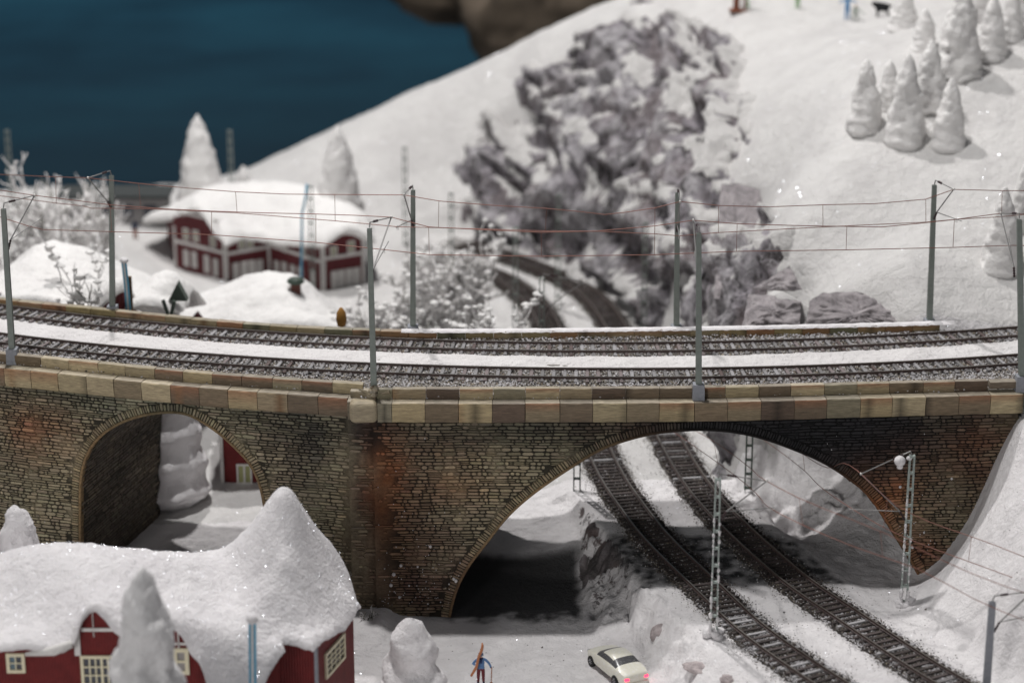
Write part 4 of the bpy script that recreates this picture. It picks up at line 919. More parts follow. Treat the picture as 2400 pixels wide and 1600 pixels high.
lattice_mast(P1, 8.85, 'lattice mast crusted with snow between the rock bank and the left lower track', m1, c1, snow=4)
P2 = atZ(2118, 1413, -10.2); m2 = atY(2018, 1110, P2[1]+.2); c2 = atY(1999, 1193, P2[1]+.2)
lattice_mast(P2, 8.6, 'lattice mast with a snowball on its arm, right of the lower tracks', m2, c2, snow=9)
mb = MB(); q = atY(2109, 1080, P2[1]-.1); blob(mb, q, .31, 14, .95, .04); blob(mb, (q[0]+.02, q[1], q[2]-.33), .17, 10, .8, .1)
s_ = mb.build('snowball', M['snow_roof'], None, True); tag(s_, 'round lump of snow stuck on the top arm of a lattice mast', 'snow lump')
mb = MB(); q = atY(2131, 1073, P2[1]); blob(mb, q, .15, 10, .8, .15); s_ = mb.build('snow_cap', M['snow_roof'], None, True); tag(s_, 'small snow cap on top of the lattice mast with the snowball', 'snow cap')
lattice_mast((3.95, 2.3, -10.6), 8.6, 'dark green lattice mast seen through the large arch, left of both tracks', m=M['darkgreen'], w0=.46, w1=.40)
lattice_mast((14.4, 2.6, -10.4), 8.5, 'lattice mast seen through the large arch, beside the grey rock', m=M['darkgreen'], w0=.46, w1=.38)
# partly visible mast at the lower right
T = atY(2326, 1410, -24.5); root = empty('catenary_mast', (T[0], -24.5, -12), 'grey mast rising from the bottom edge at the lower right corner', 'catenary mast')
mb = MB(); deckpost(mb, T[2]+12, .36, .32); mb.build('post', M['mastbase'], root); mb = MB(); web(mb, T[2]+12, w=.3); mb.build('lattice_web', M['mast'], root)
cantilever(root, (T[0], -24.5, -12), tuple(T), atY(2420, 1385, -23.8), atY(2425, 1440, -23.6), .2)
def px_path(L, y_of): return [atY(x, y, yy) for x, y, yy in L]
lw = [('A', [(1560, 985, 12), (1634, 1011, 3), (1776, 1113, -14), (1797, 1127, P1[1]+.3), (1873, 1167, -20), (2063, 1244, -22), (2270, 1340, -24), (2420, 1395, -26)], [(1520, 970, 12), (1585, 1016, 3), (1786, 1172, -15), (1804, 1190, P1[1]+.4), (1882, 1230, -20), (2069, 1304, -22), (2143, 1329, -22.6), (2268, 1395, -24), (2420, 1460, -26)], [((1674, 1040, -3), (1683, 1090, -3)), ((1873, 1167, -20), (1882, 1230, -20)), ((2063, 1244, -22), (2069, 1304, -22))]),
      ('B', [(1830, 1020, 3), (1882, 1063, -3), (1945, 1096, -8), (2018, 1110, P2[1]+.2), (2080, 1168, -15.5), (2277, 1257, -18), (2420, 1312, -20)], [(1790, 1030, 3), (1886, 1103, -4), (1999, 1193, P2[1]+.2), (2071, 1235, -15.5), (2259, 1311, -18), (2420, 1370, -20)], [((1882, 1063, -3), (1886, 1103, -3)), ((2080, 1168, -15.5), (2071, 1235, -15.5)), ((2277, 1257, -18), (2270, 1313, -18))])]
for nm, a_, b_, dd in lw:
    root = empty('overhead_wire', (0, 0, 0), 'copper overhead wire over the %s lower track, sloping down to the right' % ('left' if nm == 'A' else 'right'), 'overhead wire', 'overhead wires of the lower line')
    for L, n_ in ((a_, 'messenger_wire'), (b_, 'contact_wire')): mb = MB(); mb.tube(spline([atY(*p) for p in L], 30), .021, 5); mb.build(n_, M['copper'], root, True)
    for p, q in dd: mb = MB(); mb.tube([atY(*p), atY(*q)], .016, 4); mb.build('dropper', M['copper'], root)
# far masts, out of focus
bgm = [(948, 345, 'tall one on the slope left of the cliff'), (1057, 452, 'one at the left foot of the rocky cliff'), (1309, 455, 'one against the middle of the cliff'), (1208, 531, 'one between the two curving tracks'), (1270, 650, 'short-looking one with a long arm beside the near curve'), (1513, 520, 'one right of both tracks below the cliff'), (538, 305, 'one rising against the blue backdrop right of the tall tree'), (16, 305, 'one against the blue backdrop at the far left edge'), (727, 435, 'one in front of the red farmhouse')]
for px, py, lb in bgm:
    p = atZ(px, py, -1.4); g = gz(p[0], p[1]); h = -1.4-g
    if px == 1270: mp, cp = atY(1368, 660, p[1]+.5), atY(1318, 712, p[1]+.5)
    elif px == 1513: mp, cp = atY(1460, 545, p[1]+.2), atY(1468, 735, p[1]-4)
    else: mp = cp = None
    lattice_mast((p[0], p[1], g-.1), h+.1, 'blurred mast in the background, '+lb, mp if px == 1270 else None, cp if px == 1270 else None, m=M['mast'], w0=.42, w1=.36, group='distant masts behind the viaduct', simple=True)
# ------------------------------------------------------------------ draped snow, walls, windows
M['red'] = None
def m_boards(name, c, sc=14):
    m = mat(name, c, .6, spec=.3); nt = NT(m); co_ = nt.co('Object')
    wv = nt.n('ShaderNodeTexWave'); wv.bands_direction = 'X'; wv.inputs['Scale'].default_value = sc/6.28*1.0; wv.inputs['Distortion'].default_value = .15; nt.l(co_, wv.inputs['Vector'])
    g = nt.ramp(nt.noise(2.5, 5, .6), [(.3, (.72,)*3), (.7, (1.12,)*3)])
    cc = nt.mix(c, g, 1.0, 'MULTIPLY'); cc = nt.mix(cc, tuple(x*.45 for x in c), nt.ramp(wv.outputs['Fac'], [(.0, (.8,)*3), (.28, (0, 0, 0))]))
    sp = nt.ramp(nt.noise(5, 6, .8), [(.70, (0, 0, 0)), (.73, (.85,)*3)]); cc = nt.mix(cc, (.75, .74, .75), sp)
    nt.l(cc, nt.b.inputs['Base Color']); nt.l(nt.bump(wv.outputs['Fac'], .8, .05), nt.b.inputs['Normal']); return m
M['red'] = m_boards('red_board_wall', (.18, .022, .022)); M['redfar'] = m_boards('red_board_wall_far', (.135, .022, .027), 8)
M['cream'] = m_simple('cream_frame', (.72, .66, .48), .5, 0, .06, 5); M['white'] = m_simple('white_trim', (.66, .64, .62), .6, 0, .12, 5)
M['glass'] = mat('window_glass_dark', (.05, .055, .07), .18, 0, .6); M['glassblue'] = mat('window_glass_blue', (.10, .16, .20), .2, 0, .6); M['curtain'] = mat('window_curtain', (.30, .28, .27), .6)
M['paneyellow'] = mat('window_pane_greenish', (.34, .34, .16), .4)
def tps_fit(P, lam=.02):
    P = np.array(P, float); n = len(P); X = P[:, :2]; A = np.zeros((n+3, n+3)); A[:n, :n] = _phi(((X[:, None]-X[None])**2).sum(-1))+np.eye(n)*lam; A[:n, n] = 1; A[:n, n+1:] = X; A[n, :n] = 1; A[n+1:, :n] = X.T
    w_ = np.linalg.solve(A, np.concatenate([P[:, 2], [0, 0, 0]]))
    def f(x, y):
        x = np.asarray(x, float); sh = x.shape; q = np.stack([x.ravel(), np.asarray(y, float).ravel()], 1)
        return (_phi(((q[:, None]-X[None])**2).sum(-1))@w_[:n]+w_[n]+q@w_[n+1:]).reshape(sh)
    return f
def densify(A, st):
    out = []
    for a, b in zip(A, np.roll(A, -1, 0)):
        n = max(1, int(np.hypot(*(b-a))/st)); out += [a+(b-a)*i/n for i in range(n)]
    return np.array(out)
def blanket(name, poly, f, th, m, step=.14, rnd=.35, wob=.12, lumps=.08, parent=None, extra=None):
    """a lying sheet of snow with rounded rim and closed underside; f gives the height of its top"""
    A = densify(np.array(poly, float), .25); c = A.mean(0); A = A+(A-c)/np.linalg.norm(A-c, axis=1)[:, None]*(wob*fbm(A[:, 0]*1.1, A[:, 1]*1.1, 4.4, 3))[:, None]
    x0, y0 = A.min(0)-step*2; x1, y1 = A.max(0)+step*2; X, Y = np.meshgrid(np.arange(x0, x1, step), np.arange(y0, y1, step)); sh = X.shape
    P = np.stack([X.ravel(), Y.ravel()], 1); d, ins = seg_dist(P, A)
    out = ~ins & (d < step*1.5)
    near = np.zeros_like(P); best = np.full(len(P), 1e9)
    for a, b in zip(A, np.roll(A, -1, 0)):
        ab = b-a; t = np.clip(((P-a)@ab)/(ab@ab), 0, 1); cc = a+t[:, None]*ab; dd = np.hypot(*(P-cc).T); k = dd < best; best[k] = dd[k]; near[k] = cc[k]
    P[out] = near[out]; d = np.where(ins, d, 0); use = ins | out
    F = grid_faces(*sh); F = F[(use[F]).all(1) & ins[F].any(1)]
    z = f(P[:, 0], P[:, 1])
    if extra is not None: z = z+extra(P[:, 0], P[:, 1])
    z = z+lumps*fbm(P[:, 0]*.9, P[:, 1]*.9, 1.2, 4)*sstep(0, .5, d)
    t = np.clip(1-d/rnd, 0, 1); rr = th*.5*(1-np.sqrt(np.clip(1-t*t, 0, 1)))
    top = z-rr; bot = z-th+rr*.98
    n = len(P); V = np.concatenate([np.stack([P[:, 0], P[:, 1], top], 1), np.stack([P[:, 0], P[:, 1], bot], 1)])
    FF = np.concatenate([F, F[:, ::-1]+n])
    used = np.unique(FF); mp = -np.ones(len(V), int); mp[used] = np.arange(len(used))
    me = np_mesh(name, V[used], mp[FF], smooth=True); o = link(name, me, m, parent)
    if parent is not None: o.matrix_parent_inverse = Matrix.Translation(-Vector(parent.location))
    return o
class Facade:
    """vertical wall between two ground points, with its own frame (x along, z up)"""
    def __init__(s, a, b, zb, parent, m, topf, name='wall', st=.15, drop=.25):
        s.a, s.b = np.array(a[:2], float), np.array(b[:2], float); s.zb = zb; s.L = np.hypot(*(s.b-s.a)); s.d = (s.b-s.a)/s.L; s.n = np.array([s.d[1], -s.d[0]]); s.parent = parent
        q = np.linspace(0, s.L, max(3, int(s.L/st))); P = s.a+q[:, None]*s.d; top = topf(P[:, 0], P[:, 1])-drop-zb
        V = [(x, y, z) for y in (0, .22) for x, t in zip(q, top) for z in (0, t)]
        mb = MB(); n = len(q); F = []
        for i in range(n-1):
            F.append((2*i, 2*i+2, 2*i+3, 2*i+1)); j = 2*n; F.append((j+2*i+1, j+2*i+3, j+2*i+2, j+2*i)); F.append((2*i+1, 2*i+3, j+2*i+3, j+2*i+1))
        F += [(0, 1, 2*n+1, 2*n), (2*n-2, 4*n-2, 4*n-1, 2*n-1)]
        mb.add(V, F); s.o = mb.build(name, m, parent); s.rz = math.atan2(s.d[1], s.d[0]); s.place(s.o, 0, 0, 0)
    def place(s, o, x, z, off):
        p = s.a+s.d*x+s.n*off; o.location = Vector((p[0], p[1], s.zb+z))-Vector(s.parent.location); o.rotation_euler = (0, 0, s.rz)
    def hit(s, px, py):
        d = ray(px, py); nn = np.array([s.n[0], s.n[1], 0]); t = ((np.array([*s.a, 0])-CP)@nn)/(d@nn); p = CP+d*t; return float((p[:2]-s.a)@s.d), float(p[2]-s.zb)
    def board(s, x0, z0, x1, z1, m, name='trim', off=.05, th=.08):
        mb = MB(); mb.box(((x0+x1)/2, 0, (z0+z1)/2), (abs(x1-x0), th, abs(z1-z0))); o = mb.build(name, m, s.parent); s.place(o, 0, 0, off); return o
    def window(s, x0, z0, x1, z1, nx, ny, frame, pane, fw=.13, mun=.055, mid=None, panes=True):
        w_, h_ = x1-x0, z1-z0; mb = MB(); cx, cz = (x0+x1)/2, (z0+z1)/2
        for sx in (-1, 1): mb.box((sx*(w_-fw)/2, 0, 0), (fw, .12, h_))
        for sz in (-1, 1): mb.box((0, -.005, sz*(h_-fw)/2), (w_-fw*2+.001, .12, fw))
        iw, ih = w_-2*fw, h_-2*fw
        for i in range(1, nx): k = mid if (mid and i == nx//2) else mun; mb.box((-iw/2+iw*i/nx, -.02, 0), (k, .05, ih))
        for j in range(1, ny): mb.box((0, -.026, -ih/2+ih*j/ny), (iw, .04, mun))
        o = mb.build('window', frame, s.parent); s.place(o, cx, cz, .06)
        for i in range(nx if panes else 1):
            for j in range(ny if panes else 1):
                mb = MB(); a, b = (nx, ny) if panes else (1, 1); mb.box((-iw/2+iw*(i+.5)/a, .045, -ih/2+ih*(j+.5)/b), (iw/a-.01, .02, ih/b-.01)); mb.build('pane', pane if not isinstance(pane, list) else random.choice(pane), o)
        return o
def ground_hit(px, py, y0=-40, y1=84):
    ys = np.linspace(y0, y1, 1200); P = np.array([atY(px, py, y) for y in ys]); g = ground(P[:, 0], P[:, 1], False); k = np.argmax(P[:, 2] <= g)
    return P[k] if (P[:, 2] <= g).any() else P[-1]

# ---- big snow-laden cottage in the lower left corner
ct = empty('snowy_cottage', (-18, -22, -13), 'red cottage at the lower left under a huge rounded snow roof rising to a cone', 'cottage')
roofc = [(-60, 1515, -27.4), (60, 1506, -27.5), (140, 1516, -27.5), (175, 1492, -27.5), (192, 1435, -27.5), (215, 1414, -27.5), (243, 1440, -27.5), (270, 1470, -27.5), (330, 1480, -27.6), (398, 1458, -27.5), (425, 1480, -27.5), (445, 1518, -27.6), (472, 1550, -27.8), (492, 1620, -28.0), (600, 1630, -28.0), (650, 1540, -27.2), (668, 1515, -26.6), (660, 1492, -26.1), (700, 1502, -26.25), (735, 1514, -26.5), (778, 1480, -24.4), (822, 1450, -22.0), (846, 1412, -20.3)]
P_r = [tuple(atY(*t)) for t in roofc]; polyc = [p[:2] for p in P_r]+[(-8.35, -18.4), (-10.2, -16.4), (-13, -15.2), (-22, -15.6), (-29, -16.2), (-32, -20), (-31.5, -27)]
for t in ((95, 1290, -21.5), (150, 1284, -21.3), (250, 1292, -21.3), (360, 1305, -21.3), (450, 1318, -21.3), (520, 1333, -21.2), (20, 1380, -23.5), (100, 1400, -24.5), (220, 1370, -24.2), (350, 1400, -24.5), (480, 1440, -25), (0, 1480, -26),
          (562, 1316, -21.2), (590, 1260, -20.8), (640, 1168, -20.2), (668, 1144, -20), (697, 1172, -20), (728, 1245, -20), (757, 1300, -20), (790, 1345, -19.7), (820, 1385, -19.6), (838, 1410, -19.7),
          (668, 1225, -21.2), (668, 1310, -22.6), (680, 1400, -24), (690, 1470, -25.3), (740, 1440, -23.6), (770, 1400, -22), (600, 1360, -22.6), (590, 1450, -25), (560, 1540, -27), (640, 1480, -25.6), (725, 1330, -21.8)): P_r.append(tuple(atY(*t)))
P_r += [(-10.8, -18.2, -3.2), (-10.8, -16.5, -5.6), (-8.5, -17, -6.2), (-13.5, -17.5, -5.2), (-13, -15.2, -6.9), (-20, -18.5, -5.2), (-20, -15.6, -7), (-27, -18.5, -5.6), (-28, -16, -7), (-31, -20, -7), (-31.5, -27, -7.6), (-29.5, -22, -5.2)]
rf = tps_fit(P_r, .01)
blanket('snow_roof', polyc, rf, .50, M['snow_roof'], .11, .42, .10, .10, ct, lambda x, y: .05*fbm(x*3, y*3, 2, 3))
A_, B_ = atY(735, 1500, -25.95), atY(828, 1450, -20.9); C_ = atY(655, 1500, -25.6); zt = lambda x, y: rf(x, y)
w1 = Facade((-32, -27.0), (-13.4, -27.0), -13, ct, M['red'], zt); w2 = Facade(A_, B_, -13, ct, M['red'], zt, drop=.3); w3 = Facade(C_, A_, -13, ct, M['red'], zt, drop=.3)
Facade(B_, (B_[0]-4.5, B_[1]+4), -13, ct, M['red'], zt); Facade((-13.4, -27), C_, -13, ct, M['red'], zt); Facade((-14, -16.8), (-31, -16.8), -13, ct, M['red'], zt); Facade((-31, -16.8), (-32, -27), -13, ct, M['red'], zt); Facade((B_[0]-4.5, B_[1]+4), (-14, -16.8), -13, ct, M['red'], zt)
def win(fc, px0, py0, px1, py1, nx, ny, frame, pane, **k):
    x0, za = fc.hit(px0, py0); x1, zb_ = fc.hit(px1, py1); x0b, zc = fc.hit(px0, py1); return fc.window(min(x0, x1), min(zc, zb_), max(x0, x1), max(za, zc+.2), nx, ny, frame, pane, **k)
win(w1, 14, 1529, 61, 1574, 2, 2, M['cream'], [M['glassblue'], M['glass']], fw=.16)
win(w1, 188, 1534, 292, 1606, 6, 3, M['cream'], M['glass'], fw=.15, mid=.12, mun=.07)
win(w1, 405, 1517, 445, 1578, 1, 2, M['cream'], M['curtain'], fw=.2, mun=.12)
x0, z0 = w2.hit(760, 1540); x1, z1 = w2.hit(806, 1540); _, zt0 = w2.hit(783, 1505); _, zt1 = w2.hit(783, 1566)
w2.window(x0, zt1, x1, zt0, 4, 4, M['cream'], [M['curtain'], M['curtain'], M['glass']], fw=.16, mun=.07)
def brd(fc, a, b, m, name='trim'):
    x0, z0 = fc.hit(*a); x1, z1 = fc.hit(*b); fc.board(min(x0, x1), min(z0, z1), max(x0, x1), max(z0, z1), m, name)
brd(w1, (172, 1468), (190, 1534), M['white'], 'corner_board'); brd(w1, (190, 1470), (275, 1477), M['white'], 'gable_trim'); brd(w1, (216, 1434), (221, 1490), M['white'], 'gable_trim')
brd(w1, (400, 1504), (440, 1509), M['white'], 'gable_trim'); brd(w1, (416, 1480), (421, 1520), M['white'], 'gable_trim')
w2.board(0, 0, .22, 6.2, M['mastbase'], 'corner_board', .06, .12)
brd(w3, (600, 1578), (618, 1640), M['cream'], 'window')
mb = MB(); a = atY(100, 1545, -27.6); mb.tube([atY(60, 1532, -27.3), atY(125, 1524, -27.45), atY(168, 1508, -27.5)], [.10, .26, .20], 7); 
o = mb.build('eave_board', M['white'], ct, True); o.matrix_parent_inverse = Matrix.Translation(-Vector(ct.location))
# snowdrift lying against the cottage wall
xs = np.linspace(-31, -13, 90); dz = -13+3.55+.45*np.exp(-((xs+24.3)/1.2)**2)+.25*fbm(xs*.8, 1, 1, 3)-.9*sstep(-26, -22.4, xs)+.2
V = np.array([[(x, -27.02-.9*t, z-.25*t**2*5) for x, z in zip(xs, dz)] for t in np.linspace(0, 3.5, 24)])
V[..., 2] += .1*fbm(V[..., 0], V[..., 1], 2, 4); V[..., 2] = np.maximum(V[..., 2], -13.1)
o = link('snow', np_mesh('snow', V.reshape(-1, 3), grid_faces(24, 90)[:, ::-1], smooth=True), M['snow_roof']); tag(o, 'snow drift heaped under the windows of the red cottage', 'snow', kind='stuff')

# ------------------------------------------------------------------ snow-covered trees
def snow_tree(base, h, r, label, seed, m=None, lumps=1., top=.14, fat=.8, n=36, rows=46, group=None, lean=0., tiers=0, cat='snow-covered tree'):
    rs = np.random.default_rng(seed); t = (1-(1-np.linspace(0, 1, rows))**1.25)[:, None]; an = np.linspace(0, 2*np.pi, n, endpoint=False)[None]
    dome = np.sqrt(np.clip(1-t**(2+10*(1-min(1, 2*r*top/h))), 0, 1)); pr = ((1-t)**fat*(1-top)+top)*dome*(.82+.18*sstep(0, .07, t))
    if tiers: pr = pr*(1+(.15 if tiers < 4.5 else .08 if tiers < 6.5 else .03)*np.sin(t*tiers*2*np.pi+np.sin(an*2+seed)*.8+an)*(1-t*.5))
    rad = r*pr; x = rad*np.cos(an); y = rad*np.sin(an); z = h*t+0*an; s = 1.5/r
    nz = fbm(x*1.2+seed*3.1, y*1.2, z*.75+seed, 4); dr = lumps*r*.17*nz*(.25+.75*sstep(1, .6, t))+lumps*.045*r*pn(x*4+seed, y*4, z*4)*sstep(1, .8, t)+lumps*.03*r*pn(x*9, y*9, z*8+seed)
    x = (rad+dr)*np.cos(an)+lean*z/h; y = (rad+dr)*np.sin(an); z = z+.12*r*lumps*pn(x*2, y*2, z*2+9)*(t > .02)
    V = np.stack([x, y, z], -1).reshape(-1, 3); V = np.concatenate([V, [[lean, 0, h*1.004]], [[0, 0, -.1]]])
    i = np.arange(rows*n).reshape(rows, n); j = np.roll(i, -1, 1); F = np.stack([i[:-1], j[:-1], j[1:], i[1:]], -1).reshape(-1, 4)
    T = np.stack([i[-1], j[-1], np.full(n, rows*n)], -1); Bm = np.stack([j[0], i[0], np.full(n, rows*n+1)], -1)
    root = empty('snowy_fir_tree', base, label, cat, group)
    link('crown', np_mesh('crown', V, [F, T, Bm], smooth=True), m or M['snow_tree'], root)
    mb = MB(); mb.tube([(0, 0, -.5), (0, 0, h*.3)], [r*.12, r*.08], 6); mb.build('trunk', M['bark'], root)
    return root
M['bark'] = m_simple('bark_brown', (.10, .07, .05), .9)
p = atY(332, 1332, -35); snow_tree((p[0], -35, -13), p[2]+13, 2.5, 'tall blurred snow-clad tree standing right before the cottage windows', 3, M['snow_tree'], .85, .30, .95, 44, 70, tiers=4.2)
p = atY(964, 1449, -18.8); snow_tree((p[0], -18.8, -13.1), p[2]+13.1, 1.75, 'stubby snow-clad tree between the cottage and the skier', 5, M['snow_roof'], .45, .38, .8, 40, 44, tiers=2.3)
p = atY(34, 1183, -17); snow_tree((p[0], -17, -13), p[2]+13, 2.4, 'snow-clad tree at the left edge rising above the cottage roof', 8, M['snow_roof'], .9, .26, .85, 40, 50, tiers=3.5)
p = atY(403, 1292, -13.5); snow_tree((p[0], -13.5, -13), p[2]+13, 3.4, 'small snow peak poking above the cottage roof before the small arch', 9, M['snow_roof'], .6, .10, .9, 32, 30)
snow_tree((-21.6, 7.5, -13), 11.6, 2.55, 'tiered snow-clad tree seen through the small left arch', 12, M['snow'], .4, .2, .6, 44, 60, tiers=6)
hill_t = [(2029, 312, 139, 40, 'leftmost of the three front hill trees, broad lumpy foot', 1.5), (2124, 344, 128, 46, 'middle and tallest of the three front hill trees', 1.4), (2227, 351, 184, 40, 'rightmost of the three front hill trees, slim pointed top', 1.0), (2180, 262, 96, 44, 'tree standing behind the middle and right front hill trees', 1.2),
          (2084, 258, 140, 30, 'small tree half hidden between the left and middle front hill trees', 1.2), (2251, 186, -34, 52, 'big double-footed tree leaning over a dark gap on the upper hill', 1.7), (2325, 141, -12, 37, 'pointed tree right of the big double-footed one', 1.0), (2372, 98, -40, 30, 'slim shaded tree near the top right corner', .9),
          (2405, 60, -60, 30, 'tree cut by the top right corner of the frame', .9), (2168, 120, 20, 30, 'pale loose tree up the slope left of the big double-footed one', 1.3), (2120, 70, -30, 34, 'bushy white tree at the top edge right of the black dog', 1.5), (2296, 50, -80, 34, 'shaded tree at the top edge behind the pointed one', 1.),
          (2350, 642, 440, 44, 'soft white tree right of the last mast, lower slope', 1.2), (2402, 540, 372, 34, 'white tree at the right edge above the overhead wires', 1.2)]
for i, (px, pb, pt_, hw, lb, lu) in enumerate(hill_t):
    b = ground_hit(px, pb); T = atY(px, pt_, b[1]+.5); k = np.linalg.norm(b-CP)/CAM_F
    snow_tree((b[0], b[1]+hw*k*.6, b[2]-.3), T[2]-b[2]+.3, hw*k*1.12, lb, 20+i, M['snow_far'], lu*.62, .15, .72, 34, 44, group='snow-covered trees on the hill', tiers=7)
for i, (px, pt_, y, hw, lb, fat) in enumerate([(462, 268, 57, 60, 'tall narrow white tree against the blue backdrop behind the farmhouse', .75), (790, 293, 50, 68, 'tall white tree behind the right end of the farmhouse roof', .75), (569, 388, 66, 22, 'tiny white tree on the crest right of the tall one', .8)]):
    T = atY(px, pt_, y); k = (y+135)/CAM_F; g = gz(T[0], y); snow_tree((T[0], y, g-.3), T[2]-g+.3, hw*k*1.15, lb, 50+i, M['snow_far'], .5, .13, fat, 34, 50, group='far snow-covered trees', tiers=9)

# ------------------------------------------------------------------ bare frosted shrubs
M['frost'] = m_simple('frosted_twigs', (.86, .84, .83), .9, 0, .2, 4); M['twig'] = m_simple('grey_twigs', (.17, .165, .14), .9, 0, .3, 4)
def shrub(base, h, w_, n, label, seed, rad=.10, depth=3, dark=.2, group=None, flop=.5, cat='frosted bush', clumps=0):
    rr = random.Random(seed); root = empty('frosted_bush', base, label, cat, group); a, b = MB(), MB()
    def grow(p, d, L, r, k, mb):
        pts = [p]; q = p.copy(); dd = d.copy()
        for i in range(3): dd = (dd+Vector((rr.uniform(-.35, .35), rr.uniform(-.35, .35), rr.uniform(-.15, .3)))).normalized(); q = q+dd*L/3; pts.append(q.copy())
        mb.tube(pts, [r, r*.9, r*.8, r*.55], 5)
        if k > 0:
            for i in range(rr.choice([2, 3, 3])):
                s = pts[rr.choice([1, 2, 3])]; nd = (dd+Vector((rr.uniform(-1, 1), rr.uniform(-1, 1), rr.uniform(-.2, .9)))*.9).normalized(); grow(s.copy(), nd, L*rr.uniform(.5, .8), r*.68, k-1, b if rr.random() < dark else a)
    for i in range(n):
        an = rr.uniform(0, 6.28); e = rr.uniform(.1, 1); d = Vector((math.cos(an)*e*w_/h*flop, math.sin(an)*e*w_/h*flop, 1)).normalized(); grow(Vector((rr.uniform(-w_, w_)*.25, rr.uniform(-w_, w_)*.25, -.2)), d, h*.5*rr.uniform(.7, 1.1), rad, depth, a)
    a.build('frosted_branches', M['frost'], root, True)['kind'] = 'stuff'
    if clumps:
        c_ = MB(); vs = a.v; 
        for k in range(clumps):
            q = vs[rr.randrange(len(vs))]; r = rr.uniform(.07, .24)*(h/4)**.3; blob(c_, (q[0], q[1], q[2]+r*.2), r, 6, rr.uniform(.45, .8), .45)
        c_.build('snow_clumps', M['snow_far'], root, True)['kind'] = 'stuff'
    if b.v: b.build('bare_twigs', M['twig'], root)['kind'] = 'stuff'
    return root
p = ground_hit(130, 600); shrub((p[0], p[1], p[2]), 6.5, 8, 12, 'large frosted bare bush against the blue backdrop at the left', 2, .20, 3, .10, flop=1.3, clumps=90)
p = ground_hit(215, 590); shrub((p[0], p[1], p[2]), 5.6, 5, 8, 'frosted bare bush right of the largest one, behind the rear mast', 4, .15, 3, .12, flop=1.2)
p = ground_hit(40, 640); shrub((p[0], p[1], p[2]), 3.5, 5, 8, 'low frosted bush below the large one at the left edge', 5, .12, 3, .3, flop=1.2, clumps=160)
for i, (px, py, h, w_, lb) in enumerate([(1085, 560, 6.2, (2.6, 30), 'tall thin frosted bush beside the near curve of the lower track'), (1000, 680, 3.6, (4.6, 25), 'low frosted bush right behind the second rear mast'), (905, 684, 3.2, (5, 23), 'low frosted bush left of the second rear mast'), (1100, 715, 2.6, (3, 14), 'low frosted bush at the foot of the tall thin one, right side'), (1020, 575, 4.0, (3.5, 36), 'frosted bush left of the curving tracks, half way back'), (860, 700, 2.6, (3, 21), 'low frosted bush right of the farmhouse corner'), (150, 668, 2.4, (3.5, 12), 'small frosted bush on the mound behind the left parapet')]):
    T = atY(px, py, w_[1]); y = w_[1]; g_ = gz(T[0], y); h = T[2]-g_; w_ = w_[0]; shrub((T[0], y, g_), h, w_, 15, lb, 30+i, .15, 3, .06, group='frosted bushes behind the viaduct', clumps=750)
shrub((-8.0, -11.8, -13), 1.5, 1.8, 10, 'dark little shrub in the snow at the foot of the pier', 77, .05, 3, .55)

# ------------------------------------------------------------------ skin-modifier figures
def skinned(name, J, E, parent, matf, mats, sub=2):
    """J: name -> (x,y,z,r); E: edges; one continuous body"""
    ks = list(J); me = bpy.data.meshes.new(name); me.from_pydata([J[k][:3] for k in ks], [(ks.index(a), ks.index(b)) for a, b in E], []); o = bpy.data.objects.new(name, me); COL.objects.link(o)
    md = o.modifiers.new('skin', 'SKIN'); md.use_smooth_shade = True
    for i, k in enumerate(ks): r = J[k][3]; rr = r if isinstance(r, tuple) else (r, r); me.skin_vertices[0].data[i].radius = rr
    me.skin_vertices[0].data[0].use_root = True
    s = o.modifiers.new('sub', 'SUBSURF'); s.levels = sub; s.render_levels = sub
    dg = bpy.context.evaluated_depsgraph_get(); m2 = bpy.data.meshes.new_from_object(o.evaluated_get(dg)); bpy.data.objects.remove(o)
    m2.materials.clear(); m2.name = name
    b = link(name, m2, mats, parent)
    for p in m2.polygons: p.material_index = matf(p.center); p.use_smooth = True
    return b
